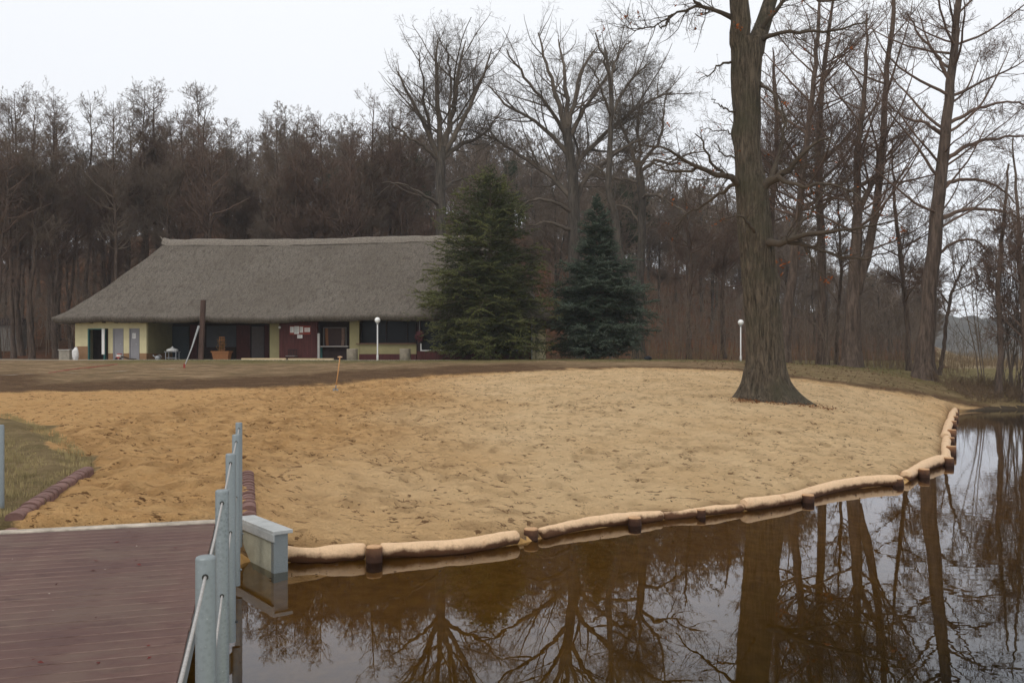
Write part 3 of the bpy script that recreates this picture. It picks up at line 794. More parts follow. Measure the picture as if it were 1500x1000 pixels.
hero_alder(40, [(1500, 590, 9), (1502, 500, 8), (1494, 400, 7), (1490, 300, 5), (1484, 200, 2)], 'bare alder at the right edge of the bank rising out of the thicket', 49, 30, n=(220, 1200, 4500, 4500), crown0=.2, crownL=.2)
hero_alder(41, [(1464, 588, 10), (1466, 520, 9), (1462, 420, 8), (1470, 330, 6), (1478, 240, 3)], 'reddish bare alder stem rising from the water-side thicket', 50, 26, n=(200, 1000, 4000, 4000), crown0=.3, crownL=.16)
hero_alder(62, [(1010, 522, 9), (1008, 450, 8), (1012, 380, 7), (1006, 320, 5), (1004, 260, 2)], 'thin dark tree in front of the hillside, right of the bluish spruce', 51, 28, n=(200, 1200, 4500, 4500), crown0=.35)
hero_alder(66, [(1060, 524, 9), (1058, 450, 8), (1062, 380, 7), (1068, 320, 5), (1062, 280, 2)], 'thin bare tree left of the white lamp by the big oak', 52, 28, n=(200, 1200, 4500, 4500), crown0=.35)

# ---- wood behind the house
def copy_tree(e, loc, rz, sc, label=None):
    c = e.copy(); COL.objects.link(c); c.location = loc; c.rotation_euler = (0, 0, rz); c.scale = sc
    for ch in e.children:
        d = ch.copy(); COL.objects.link(d); d.parent = c
    if label: c['label'] = label
    return c
def wood():
    rs = np.random.RandomState(9)
    protos = []
    LB = 'tall narrow bare alder in the wood behind the thatched house'
    GR = 'bare alders of the wood behind the house'
    for i in range(6):
        tr, cr = alder(rs, 24, rs.uniform(.2, .3), limbs=64, n2=620, n3=2900, n4=9500, n5=9500, crown0=rs.uniform(.34, .46), crownL=.15, rmin=.0105, stems=(1, 2, 1, 2, 1, 3)[i])
        protos.append((tr, cr))
    topy = lambda px: np.interp(px, [-200, 0, 60, 110, 200, 300, 400, 440, 480, 540, 570, 610, 640, 700], [148, 148, 142, 158, 130, 142, 172, 186, 172, 148, 140, 168, 205, 240])
    first = {}
    lay = []
    for p in np.arange(-70, 600, 20): lay.append((p + rs.uniform(-6, 6), rs.uniform(67, 80), rs.uniform(-6, 20) if rs.rand() < .62 else rs.uniform(30, 95)))
    for p in np.arange(-90, 640, 25): lay.append((p + rs.uniform(-6, 6), rs.uniform(82, 104), rs.uniform(45, 130)))
    lay += [(47, 64, 5), (82, 66, 30), (20, 66, 10), (-4, 62, 8)]
    for k, (px, D, dt) in enumerate(lay):
        x = (px - 750) / F * D; z = g1(x, D)
        H = HC + (YH - (topy(px) + dt)) / F * D - z
        s = H / 24 / .97; i = k % 6
        sc = (max(s, .7), max(s, .7), s)
        if i not in first:
            e = tree_obj('alder_tree', (x, D, z - .1), *protos[i], 'alder_bark', 'alder_twig' if i % 2 else 'wood_twig', LB, 'tree', GR)
            e.rotation_euler = (0, 0, rs.uniform(0, 6.28)); e.scale = sc; first[i] = e
        else: copy_tree(first[i], (x, D, z - .1), rs.uniform(0, 6.28), sc)
    # hillside trees
    first2 = {}; pr = [alder(rs, 16, .17, limbs=34, n2=260, n3=1100, n4=3800, n5=2600, crown0=.10, crownL=.24, rmin=.022, stems=(1, 2, 1, 2)[i]) for i in range(4)]
    cnt = 0; tries = 0; pts = []
    while cnt < 180 and tries < 6000:
        tries += 1
        D = rs.uniform(84, 165); px = rs.uniform(-60, 1370)
        if D < 106 and px < 620: continue
        x = (px - 750) / F * D
        if any((x - a) ** 2 + (D - b) ** 2 < 16 for a, b in pts): continue
        pts.append((x, D)); z = g1(x, D); s = rs.uniform(.75, 1.12) * (1 - .35 * (px > 1180)); i = cnt % 4
        sc = (s * 1.15, s * 1.15, s)
        if i not in first2:
            e = tree_obj('hillside_tree', (x, D, z - .2), *pr[i], 'grey_bark', 'wood_twig', 'small bare brown tree crowded on the wooded hillside', 'tree', 'bare trees crowded on the hillside')
            e.scale = sc; first2[i] = e
        else: copy_tree(first2[i], (x, D, z - .2), rs.uniform(0, 6.28), sc)
        cnt += 1
wood()

# undergrowth and thickets
def stems(name, spots, hmin, hmax, mat, seed, rmin=.012, kids=2.5, lean=.12, kid2=3.0, label=None, kind='stuff', cat='thicket'):
    rs = np.random.RandomState(seed); B = len(spots)
    P = np.empty((B, 6, 3)); P[:, 0, 0] = spots[:, 0]; P[:, 0, 1] = spots[:, 1]; P[:, 0, 2] = G(spots[:, 0], spots[:, 1]) - .05
    h = rs.uniform(hmin, hmax, B); d = unit(np.c_[rs.normal(0, lean, B), rs.normal(0, lean, B), np.ones(B)])
    for k in range(1, 6):
        P[:, k] = P[:, k - 1] + d * (h / 5)[:, None]; d = unit(d + rs.normal(0, .06, (B, 3)))
    R = np.maximum(h[:, None] * .0045, rmin) * np.linspace(1, .4, 6)[None]
    a = grow(rs, P, R, int(B * kids), .2, .98, 36, 12, .42, 5, .12, .06, .006, rmin * .8)
    parts = [tubes(P, R, 3), tubes(*a, 3)]
    if kid2:
        b = grow(rs, *a, int(B * kids * kid2), .1, 1, 38, 14, .5, 3, .15, .05, .006, rmin * .7); parts.append(tubes(*b, 3))
    o = mesh_np(name, *join(parts), mat); tag(o, label, cat, kind=kind)
    return o
rs = np.random.RandomState(70)
def spots(n, px0, px1, D0, D1, pw=1.):
    px = rs.uniform(px0, px1, n); D = D0 + (D1 - D0) * rs.rand(n) ** pw
    return np.c_[(px - 750) / F * D, D]
stems('undergrowth', np.concatenate([spots(420, 945, 1350, 56, 76), spots(110, 1130, 1340, 50, 56)]), 1.2, 5.0, MAT['wood_twig'], 71, kids=4,
      label='dense brown bare undergrowth beneath the trees at the foot of the hill')
stems('hillside_brush', np.concatenate([spots(1700, -60, 1370, 75, 150), spots(800, -60, 1300, 130, 172), spots(500, -60, 700, 66, 90)]), 3, 8, MAT['wood_twig'], 72, rmin=.028, kids=4,
      label='leafless brown brush filling the wooded slope between the trunks')
stems('crest_brush', np.concatenate([spots(900, 780, 1370, 118, 178), spots(350, 500, 800, 125, 178)]), 5, 12, MAT['wood_twig'], 77, rmin=.03, kids=5, label='brown saplings closing the gaps between trunks along the crest of the hill')
stems('dry_reeds', np.concatenate([spots(1500, 1375, 1540, 60, 110), spots(300, 1250, 1420, 53, 58), spots(420, 780, 1250, 55, 62)]), .4, 1.5, MAT['straw'], 73, rmin=.014, kids=1, kid2=0,
      label='pale dry reeds and tall withered grass behind the bank', lean=.2)
stems('bank_thicket', np.concatenate([np.c_[rs.uniform(24.0, 29, 75), rs.uniform(41.3, 45, 75)], np.c_[rs.uniform(25.5, 27.5, 60), rs.uniform(41.0, 42.4, 60)]]), 3, 11, MAT['wood_twig'], 74, rmin=.010, kids=7, kid2=3.5, lean=.13,
      label='tangle of thin bare reddish stems on the bank above the water at the right')
stems('bank_brush', np.c_[rs.uniform(21.6, 29, 1500), rs.uniform(39.7, 44.5, 1500)], .15, .9, MAT['birch_twig'], 75, rmin=.012, kids=3, kid2=1, lean=.7,
      label='low dead brush and withered grass along the bank edge')
stems('marsh_brush', spots(110, 1385, 1560, 62, 130), 2., 5, MAT['grey_twig'], 76, rmin=.02, kids=4, label='grey leafless brush on the marsh before the far hills')

# roots and stump of the undercut bank
def bank_roots():
    e = empty('root_tangle', (26.2, 41.2, 0)); tag(e, 'dark undercut bank roots and dead grey boughs at the water edge on the right', 'roots')
    rs = np.random.RandomState(4); m = MB()
    for k in range(26):
        x = rs.uniform(-2.2, 3.0); p = [(x, rs.uniform(0, .5), rs.uniform(.35, .7))]
        for j in range(5): p.append((p[-1][0] + rs.normal(0, .25), p[-1][1] - rs.uniform(0, .25), p[-1][2] - rs.uniform(.02, .2)))
        m.path(p, list(np.linspace(.07, .02, 6)), 6)
    m.build('root', MAT['alder_bark'], e, True)
    m = MB()
    for k in range(9):
        x = rs.uniform(-1.8, .8); p = [(x, rs.uniform(-.2, .4), .2)]
        for j in range(6): p.append((p[-1][0] + rs.normal(.08, .18), p[-1][1] + rs.normal(0, .12), p[-1][2] + rs.uniform(.12, .4)))
        m.path(p, list(np.linspace(.05, .012, 7)), 6)
    m.build('dead_bough', simple('dead_wood', (.26, .21, .17), .9), e, True)
bank_roots()

# ---- conifers
def conifer(name, px, pybase, D, H, prof, mt, label, seed, lean=0, droop=-.12, nb=420, tw=26, skirt=.06, lay=0):
    rs = np.random.RandomState(seed)
    x = (px - 750) / F * D; z = g1(x, D); loc = (x, D, z - .05)
    e = empty(name, loc); tag(e, label, 'tree')
    P, R = spline([(0, 0, 0, .30), (lean * .3, 0, H * .1, .2), (lean, 0, H * .4, .15), (lean, 0, H * .8, .07), (lean, 0, H, .015)], 24); R = flare(P, R, 1.7, .35)
    mesh_np('trunk', *tubes(P, R, 12), MAT['alder_bark'], e)
    t = skirt + (1 - skirt) * rs.beta(1.0, 1.25, nb); t = np.clip(t, skirt, .985)
    az = rs.uniform(0, 2 * math.pi, nb)
    t = np.clip(np.round(t * lay) / lay + rs.normal(0, .25 / lay, nb), skirt, .985) if lay else t
    ln = np.interp(t, *zip(*prof)) * rs.uniform(.78, 1.12, nb) * (.98 + .42 * vnoise(np.cos(az) * 2, np.sin(az) * 2 + t * 9, .9, seed) + .12 * np.sin(t * 60))
    i = t * 23; i0 = np.minimum(i.astype(int), 22); f = (i - i0)[:, None]
    p0 = P[0, i0] * (1 - f) + P[0, i0 + 1] * f
    rise = np.interp(t, [0, .4, .8, 1], [droop, droop * .4, .35, 1.0])
    n = 8; Pb = np.empty((nb, n, 3)); Pb[:, 0] = p0
    d = unit(np.c_[np.cos(az), np.sin(az), rise])
    for k in range(1, n):
        Pb[:, k] = Pb[:, k - 1] + d * (ln / (n - 1))[:, None]; d = unit(d + rs.normal(0, .06, (nb, 3)) + np.array([0, 0, .055 if k > 3 else -.03]))
    Rb = np.maximum(ln * .008, .006)[:, None] * np.linspace(1, .3, n)[None]
    A = grow(rs, Pb, Rb, nb * 16, .12, 1, 50, 8, .36, 4, .06, -.07, .008, .004, taper=.55, flat=.35)
    mesh_np('branches', *join([tubes(Pb, Rb, 4), tubes(*A, 3)]), MAT['alder_bark'], e)
    # needles: slender tufts all along branches and side twigs
    def coat(P_, M, base):
        B = len(P_); L = np.linalg.norm(np.diff(P_, axis=1), axis=2).sum(1); b = rs.choice(B, M, p=L / L.sum()); tt = rs.uniform(.08, 1, M)
        u = tt * (P_.shape[1] - 1); i = np.minimum(u.astype(int), P_.shape[1] - 2); f = (u - i)[:, None]
        pos = P_[b, i] * (1 - f) + P_[b, i + 1] * f; T = unit(P_[b, i + 1] - P_[b, i])
        dr = unit(T * .9 + rs.normal(0, .55, (M, 3)) + np.array([0, 0, .12])); s = base * rs.uniform(.6, 1.3, (M, 1))
        w = unit(np.cross(dr, rs.normal(0, 1, (M, 3)))) * s * .15; q = unit(np.cross(dr, w)) * s * .11
        tip = pos + dr * s
        V = np.stack([pos + w, pos - w * .6 + q, pos - w * .6 - q, tip], 1)
        I = np.arange(M * 4).reshape(M, 4)
        Tq = np.concatenate([I[:, [0, 1, 3]], I[:, [1, 2, 3]], I[:, [2, 0, 3]]])
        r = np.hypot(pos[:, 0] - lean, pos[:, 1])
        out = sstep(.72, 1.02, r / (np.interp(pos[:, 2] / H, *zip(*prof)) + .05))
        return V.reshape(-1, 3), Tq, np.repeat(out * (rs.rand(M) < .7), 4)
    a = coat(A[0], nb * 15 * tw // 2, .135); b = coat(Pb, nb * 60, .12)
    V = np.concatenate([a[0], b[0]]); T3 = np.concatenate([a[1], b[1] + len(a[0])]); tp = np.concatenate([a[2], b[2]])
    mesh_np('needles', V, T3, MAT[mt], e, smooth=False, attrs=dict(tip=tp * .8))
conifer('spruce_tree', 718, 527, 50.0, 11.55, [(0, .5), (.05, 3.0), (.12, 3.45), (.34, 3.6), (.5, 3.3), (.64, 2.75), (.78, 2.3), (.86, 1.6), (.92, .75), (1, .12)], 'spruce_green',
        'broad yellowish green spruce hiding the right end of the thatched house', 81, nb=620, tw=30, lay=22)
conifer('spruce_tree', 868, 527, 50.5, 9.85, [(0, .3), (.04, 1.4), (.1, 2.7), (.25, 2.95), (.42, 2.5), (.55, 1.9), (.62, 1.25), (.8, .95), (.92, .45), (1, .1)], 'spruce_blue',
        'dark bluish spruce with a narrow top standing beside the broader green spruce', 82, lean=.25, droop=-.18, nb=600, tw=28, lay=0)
def pines():
    rs = np.random.RandomState(91); first = None
    for k, (px, D, topy, s) in enumerate([(905, 88, 268, 1.), (880, 95, 300, .9), (545, 92, 235, 1.1), (150, 92, 235, 1.0), (485, 100, 250, 1.), (1030, 120, 318, .9), (935, 100, 262, .9), (600, 96, 232, 1.), (1275, 110, 400, .8), (340, 100, 262, .9), (745, 105, 235, .9), (1120, 130, 360, .8)]):
        x = (px - 750) / F * D; z = g1(x, D); H = HC + (YH - topy) / F * D - z
        lab = 'dark green pine crown among the bare trees on the slope'
        if first is None:
            H0 = H
            e = empty('pine_tree', (x, D, z)); tag(e, lab, 'tree', 'pines scattered among the bare trees'); first = e
            P, R = spline([(0, 0, 0, .22), (.2, 0, H * .5, .15), (0, .2, H * .95, .04)], 16)
            L1 = grow(rs, P, R, 34, .55, 1, 68, 12, .2, 6, .1, .08, .014, .02, lenf=lambda t, b: 3.0 * np.clip(1.25 - t, .2, 1))
            mesh_np('trunk', *join([tubes(P, R, 8), tubes(*L1, 4)]), MAT['alder_bark'], e)
            L2 = grow(rs, *L1, 300, .35, 1, 45, 15, .4, 4, .1, .1, .01, .012)
            c = L2[0][:, -1]; M = len(c) * 46; pos = np.repeat(c, 46, 0) + rs.normal(0, .24, (M, 3)) * np.array([1.2, 1.2, .7])
            dr = unit(rs.normal(0, 1, (M, 3)) + np.array([0, 0, .5])); w = unit(np.cross(dr, rs.normal(0, 1, (M, 3)))) * .03
            V = np.stack([pos - w, pos + w, pos + dr * .24], 1).reshape(-1, 3)
            mesh_np('needles', V, np.arange(M * 3).reshape(M, 3), MAT['pine_green'], e, smooth=False, attrs=dict(tip=np.repeat(rs.rand(M) * .4, 3)))
        else:
            q = H / H0; copy_tree(first, (x, D, z), rs.uniform(0, 6), (max(q, .7) * s, max(q, .7) * s, q))
pines()

# ------------------------------------------------------------------ the thatched house
TH = rad(-5.9); E1 = np.array([math.cos(TH), math.sin(TH)]); E2 = np.array([-math.sin(TH), math.cos(TH)])
HA = np.array([-28.65, 53.0]); ZF = 2.29
def U(px, v):
    k = (px - 750) / F; A = HA + E2 * v
    return (A[0] - k * A[1]) / (k * E1[1] - E1[0])
def Z(py, u, v):
    y = (HA + E1 * u + E2 * v)[1]
    return HC + (YH - py) / F * y - ZF
hs = empty('thatched_house', (HA[0], HA[1], ZF), TH)
tag(hs, 'long low house with a hipped grey thatched roof, cream and dark red walls', 'building')
LN, DP = 31.2, 12.6
M_th = NT('thatch')
v1 = M_th.co((4.5, 1., 1.)); th_n = M_th.noise(9, 6, .75, v1); th_b = M_th.noise(.35, 5, .65)
lay_ = M_th.noise(3.2, 4, .7, M_th.co((.35, 1, 3.5)))
c_ = M_th.ramp(th_n, [(.30, (.052, .046, .039)), (.5, (.152, .131, .109)), (.70, (.30, .265, .222))])
c_ = M_th.mix(M_th.fr(M_th.noise(2.6, 6, .75, M_th.co((2.2, .8, .8))), .48, .62, 0, .6), c_, (.062, .05, .039))
c_ = M_th.mix(M_th.fr(th_b, .40, .62, 0, .4), c_, (.10, .083, .066))
c_ = M_th.mix(M_th.fr(lay_, .5, .68, 0, .3), c_, (.19, .16, .125))
M_th.col(c_); M_th.rough(1); M_th.b.inputs['Specular IOR Level'].default_value = .05
M_th.bump(th_n, .06, 1.); M_th.bump(M_th.noise(1.6, 5, .7), .10, .6)
thatch = M_th.m
M_tr = NT('thatch_ridge'); n_ = M_tr.noise(10, 5, .7, M_tr.co((1, 1, 2)))
M_tr.col(M_tr.ramp(n_, [(.3, (.09, .078, .064)), (.7, (.29, .25, .205))])); M_tr.rough(1); M_tr.bump(n_, .05)
def roof():
    prof = [(0, 0), (.12, .085), (.3, .245), (.5, .45), (.7, .665), (.85, .83), (1, 1.0)]
    ez = 2.62; rz = 8.15
    nu = 120; nt = 40; zz = []
    V = []; F4 = []
    def ring(t):
        hgt = np.interp(t, *zip(*prof))
        iu = 4.3 * t ** .93; iv = DP / 2 * t
        return iu, iv, ez + (rz - ez) * hgt
    ts = np.linspace(0, 1, nt)
    rows = []
    for t in ts:
        iu, iv, z = ring(t); row = []
        u0, u1, v0, v1_ = iu, LN - iu, iv, DP - iv
        for k in range(nu): row.append((u0 + (u1 - u0) * k / nu, v0))
        for k in range(24): row.append((u1, v0 + (v1_ - v0) * k / 24))
        for k in range(nu): row.append((u1 - (u1 - u0) * k / nu, v1_))
        for k in range(24): row.append((u0, v1_ - (v1_ - v0) * k / 24))
        a = np.array(row); n = len(a)
        sag = vnoise(a[:, 0], a[:, 1] * 0 + t * 6, 1.6, 55) * .11 + vnoise(a[:, 0], a[:, 1] + t * 9, .5, 56) * .05
        out = np.zeros((n, 3)); out[:, :2] = a; out[:, 2] = z + sag + .05 * np.sin(a[:, 0] * .35)
        rows.append(out)
    # rounded eave: go under
    under = []
    base = rows[0]; cu, cv = LN / 2, DP / 2
    for off, dz in ((-.0, 0), (.02, -.10), (.07, -.20), (.18, -.30), (.35, -.33), (.9, -.28), (1.6, -.18)):
        q = base.copy()
        q[:, 0] = np.where(q[:, 0] < cu, np.minimum(q[:, 0] + off, cu), np.maximum(q[:, 0] - off, cu)) if off < 3 else q[:, 0]
        q[:, 1] = np.where(q[:, 1] < cv, q[:, 1] + off, q[:, 1] - off)
        q[:, 0] = np.where((base[:, 0] > .01) & (base[:, 0] < LN - .01), np.clip(base[:, 0], off, LN - off), q[:, 0])
        q[:, 1] = np.where((base[:, 1] > .01) & (base[:, 1] < DP - .01), np.clip(base[:, 1], off, DP - off), q[:, 1])
        q[:, 2] += dz
        under.append(q)
    allr = under[::-1][:-1] + rows
    V = np.concatenate(allr); n = len(rows[0]); idx = np.arange(len(allr) * n).reshape(len(allr), n)
    a0, b0 = idx[:-1], idx[1:]
    Q = np.stack([a0, np.roll(a0, -1, 1), np.roll(b0, -1, 1), b0], -1).reshape(-1, 4)
    rf = mesh_np('roof', V, Q, thatch, hs)
    # ridge cap
    u = np.linspace(4.05, LN - 4.05, 110); sec = [(-.42, -.44), (-.36, -.30), (-.25, -.13), (-.12, .0), (0, .04), (.12, .0), (.25, -.13), (.36, -.30), (.42, -.44)]
    Vr = np.empty((110, 9, 3))
    for j, (dv, dz) in enumerate(sec):
        edge = .02 * np.sin(u * 5.2) * (abs(dv) > .55)
        Vr[:, j] = np.c_[u, np.full(110, DP / 2 + dv), rz + dz + .06 + edge + vnoise(u, u * 0 + j, .8, 57) * .07 + .05 * np.sin(u * .35)]
    Vr[0, :, 2] += .12; Vr[1, :, 2] += .05
    idx = np.arange(990).reshape(110, 9)
    Qr = np.stack([idx[:-1, :-1], idx[1:, :-1], idx[1:, 1:], idx[:-1, 1:]], -1).reshape(-1, 4)
    # end caps give the cap thickness
    mesh_np('ridge_cap', Vr.reshape(-1, 3), Qr, M_tr.m, rf)
    m = MB(); m.path([(4.2, DP / 2, rz - .1), (3.95, DP / 2, rz + .12), (3.75, DP / 2, rz + .36)], [.10, .06, .03], 6); m.build('ridge_horn', M_tr.m, rf)
roof()
cream = simple('cream_render', (.62, .55, .33), .85, .10, 2, .004, 30)
olive = simple('olive_render', (.27, .235, .12), .85, .12, 2, .004, 30)
tan = simple('brown_render', (.27, .155, .08), .85, .15, 2, .004, 30)
redw = simple('red_board', (.075, .022, .020), .7, .3, 5, .002, 30, stretch=(3, 3, .3))
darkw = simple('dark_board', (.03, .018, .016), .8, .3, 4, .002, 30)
greyd = simple('grey_door', (.26, .25, .26), .6, .08, 3, .001, 30)
glassd = simple('dark_glass', (.008, .010, .012), .25, .2, 2, 0, spec=.12)
whitep = simple('white_paint', (.72, .71, .68), .5, .05, 4, .001, 30)
tealp = simple('teal_paint', (.05, .16, .15), .6, .1, 4, .001)
stone = simple('concrete', (.30, .27, .22), .9, .2, 6, .006, 40)
steel = simple('grey_metal', (.35, .36, .37), .5, .1, 4, .001, metal=.3)
orangew = simple('orange_wood', (.27, .115, .045), .6, .2, 8, .002, stretch=(1, 1, 4))
EV = 2.42
def wall(px0, px1, v, z0, z1, mat, th=.2, name='wall', u0=None, u1=None):
    a = U(px0, v) if u0 is None else u0; b = U(px1, v) if u1 is None else u1
    return MB().box(a, b, v, v + th, z0, z1).build(name, mat, hs)
VF = 1.1
ws_ = .86      # wainscot height
# left block
for a, b in ((110, 128.5), (158.5, 165), (181, 189), (204.5, 214.5)):
    wall(a, b, VF, ws_ if a < 120 else .42, EV, cream)
    wall(a, b, VF - .02, 0, ws_ if a < 120 else .42, tan, .22)
for a, b in ((128.5, 158.5), (165, 181), (189, 204.5)): wall(a, b, VF + .02, 1.98, EV, cream, .16)
uL = U(110, VF)
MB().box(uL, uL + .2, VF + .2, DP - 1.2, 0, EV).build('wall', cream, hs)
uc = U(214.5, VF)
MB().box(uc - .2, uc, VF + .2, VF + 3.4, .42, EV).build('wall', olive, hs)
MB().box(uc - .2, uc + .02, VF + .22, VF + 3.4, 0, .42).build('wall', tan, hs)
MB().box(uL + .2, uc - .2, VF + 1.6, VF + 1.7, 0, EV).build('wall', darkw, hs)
# door one: open, dark room
ua, ub = U(128.5, VF), U(158.5, VF)
d = MB().box(ua, ua + .06, VF - .01, VF + .18, 0, 1.98).box(ub - .3, ub - .24, VF - .01, VF + .18, 0, 1.98).box(ua + .06, ub - .3, VF - .01, VF + .18, 1.92, 1.98).build('door_frame', tealp, hs)
MB().box(ub - .22, ub - .05, VF - .35, VF - .29, .35, 1.95).build('door', whitep, hs)['label'] = 'white door leaf standing open'
MB().box(ua + .1, ub - .35, VF + .9, VF + 1.0, 0, 1.1).build('counter', darkw, hs)
for a, b, note in ((165.5, 180.5, 0), (189.5, 204, 1)):
    ua, ub = U(a, VF), U(b, VF)
    MB().box(ua, ua + .06, VF, VF + .15, 0, 1.98).box(ub - .06, ub, VF, VF + .15, 0, 1.98).box(ua + .06, ub - .06, VF, VF + .15, 1.92, 1.98).build('door_frame', greyd, hs)
    dr = MB().box(ua + .065, ub - .065, VF + .03, VF + .09, .03, 1.915, .01).build('door', greyd, hs)
    MB().box(ub - .2, ub - .1, VF - .03, VF + .03, .98, 1.02).build('handle', steel, dr)
    if note:
        um = (ua + ub) / 2 - .03
        pp = MB().box(um - .11, um + .11, VF + .015, VF + .028, 1.35, 1.68).build('notice', whitep, dr)
        m = MB()
        for i in range(7): m.box(um - .085, um + .085 - .03 * (i % 3), VF + .011, VF + .0145, 1.62 - i * .035, 1.628 - i * .035)
        m.build('print', darkw, dr)
MB().box(U(226, VF + 1.6), U(232, VF + 1.6), VF + 1.5, VF + 1.8, 1.6, 1.9, .02).build('wall_box', darkw, hs)
# porch back wall and its infill (v = 4)
VB = 4.4
def pan(px0, px1, v, py0, py1, mat, th=.08, name='panel', bev=0):
    a, b = U(px0, v), U(px1, v); m = (a + b) / 2
    z1, z0 = max(Z(py0, m, v), 0), max(Z(py1, m, v), 0)
    return MB().box(a, b, v - th, v, z0, z1, bev).build(name, mat, hs)
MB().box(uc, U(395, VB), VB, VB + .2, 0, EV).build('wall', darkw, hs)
pan(243, 277, VB, 478, 527, simple('slate_shutter', (.05, .065, .075), .6, .1, 3, .002), .06, 'shutter')
pan(279, 289, VB, 476, 527, redw, .07)
pan(303, 346, VB, 477, 508, simple('slate_shutter', (.06, .062, .07), .6, .1, 3, .002), .06, 'shutter')
pan(303, 346, VB, 509, 527, darkw, .09)
pan(347, 367, VB - .4, 476, 527, redw, .07)
pan(369, 387, VB - .4, 478, 526, simple('dull_door', (.12, .10, .095), .7, .1), .06, 'door')
pan(388, 394.5, VB - .4, 476, 527, redw, .07)
wall(395, 409, VF + .3, 0, EV, olive, .5, 'pillar')
# rafters under the eaves
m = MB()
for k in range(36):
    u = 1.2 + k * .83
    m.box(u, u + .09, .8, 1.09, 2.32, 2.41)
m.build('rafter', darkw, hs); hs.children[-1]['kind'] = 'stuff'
# dark red boarded wall with notices
a, b = U(409, VF), U(465, VF)
m = MB(); n = 22
for i in range(n):
    w = (b - a) / n; m.box(a + i * w, a + (i + 1) * w - .012, VF, VF + .04, .12, EV)
m.box(a, b, VF + .04, VF + .2, .1, EV)
bw = m.build('boarded_wall', redw, hs)
board = pan(424.5, 455, VF - .002, 477, 490, simple('notice_board', (.24, .05, .035), .7, .1), .03, 'notice_board')
for (p0, p1, q0, q1, rd) in ((425, 430, 478.5, 487), (431, 438, 477.8, 489), (439.5, 444, 478.5, 487), (446, 454, 479.5, 486), (435.5, 443, 489.8, 495.2)) if False else ((425, 430.2, 478.5, 487, 0), (431, 438, 477.8, 489, 0), (439, 444, 478.5, 487, 0), (446, 454, 479.8, 486, 1), (435.5, 443, 490.3, 495.2, 0)):
    nt = pan(p0, p1, VF - .035, q0, q1, whitep, .01, 'notice')
    aa, bb = U(p0, VF), U(p1, VF); mm = (aa + bb) / 2; zt, zb = Z(q0, mm, VF), Z(q1, mm, VF)
    pm = MB(); L_ = int((zt - zb) / .05)
    for i in range(1, L_): pm.box(aa + .03, bb - .03 - .03 * ((i * 7) % 3), VF - .0505, VF - .046, zt - i * .05, zt - i * .05 + .012)
    pm.build('print', simple('red_ink', (.4, .05, .04), .8) if rd else simple('ink', (.08, .08, .09), .8), nt)
MB().sphere((U(410, VF) + .02, VF - .1, Z(479.5, U(410, VF), VF)), .08, 12, 8).build('wall_lamp', whitep, hs, True)
# kiosk window
wall(465, 512, VF + .9, 0, EV, darkw)
pan(474, 506, VF + .88, 481, 507, simple('dim_room', (.06, .035, .03), .7, .2), .03)
m = MB(); a, b = U(474, VF + .8), U(508, VF + .8); z1 = Z(480, a, VF)
m.box(a, b, VF + .72, VF + .8, z1, z1 + .06).box(a, a + .06, VF + .72, VF + .8, .86, z1).box(b - .06, b, VF + .72, VF + .8, .86, z1).build('window_frame', simple('grey_frame', (.16, .145, .13), .7, .1), hs)
for p in (477, 501):
    a = U(p, VF + .78); cm = MB()
    for i in range(5): cm.path([(a + i * .035, VF + .76 + .015 * (i % 2), z1), (a + i * .035 + .01, VF + .76, 1.3), (a + i * .035 + (.04 if p < 490 else -.03), VF + .77, .9)], .02, 6)
    cm.build('curtain', orangew if p < 490 else simple('pale_curtain', (.25, .16, .12), .8), hs)
a, b = U(468, VF + .4), U(512, VF + .4)
MB().box(a, b, VF + .1, VF + .72, .80, .86, .01).build('counter', simple('counter_top', (.33, .30, .27), .6, .1), hs)
pan(472, 511, VF + .5, 509, 527, darkw, .05)
pan(468.5, 472.5, VF + .5, 508, 526, tealp, .06)
wall(465, 468, VF - .4, 0, 1.62, simple('post_grey', (.34, .33, .31), .7, .1), .12, 'post')
# olive wall with the long dark window
wall(512, 526, VF, 0, EV, olive)
wall(526, 610, VF + .03, .36, .97, olive); wall(526, 610, VF + .02, 0, .36, redw, .22)
wall(526, 610, VF + .6, .9, EV, glassd, .05, 'window')
for p in (528, 565, 596, 608): wall(p, p + 1.3, VF + .5, .97, EV, darkw, .08, 'window_frame')
MB().box(U(522, VF), U(609, VF), VF - .12, VF + .3, .97, 1.02, .01).build('sill', simple('brown_sill', (.16, .08, .05), .6, .2), hs)
# right wing with white framed glazing
wall(611, 778, VF - .25, 0, .52, redw)
m = MB(); a, b = U(611, VF - .25), U(778, VF - .25); n = 60
for i in range(n): m.box(a + (b - a) * i / n, a + (b - a) * (i + .86) / n, VF - .28, VF - .25, .05, .50)
m.build('cladding', redw, hs)
wall(611, 616, VF - .2, .52, EV, darkw)
wall(616, 770, VF - .05, .60, EV, glassd, .05, 'window')
a, b = U(616, VF - .15), U(771, VF - .15)
MB().box(a, b, VF - .22, VF - .12, .54, .60).box(a, a + .07, VF - .22, VF - .12, .60, 1.0).box(b - .07, b, VF - .22, VF - .12, .60, EV).build('window_frame', whitep, hs)
for p in (655, 693, 731): wall(p, p + 1.2, VF - .12, .6, EV, darkw, .06, 'window_frame')
wall(771, 778, VF - .2, .52, EV, redw)
MB().box(U(778, VF - .25), U(778, VF - .25) + .2, VF - .05, DP - 1.2, 0, EV).build('wall', cream, hs)
MB().box(uL, U(778, VF), DP - 1.4, DP - 1.2, 0, EV).build('wall', darkw, hs)
MB().cyl((U(779, VF - .35), VF - .35, 0), (U(779, VF - .35), VF - .35, EV - .1), .035, n=10).build('downpipe', whitep, hs, True)
MB().box(uL + .2, U(778, VF), VF + .2, DP - 1.4, EV, EV + .08).build('ceiling', darkw, hs)
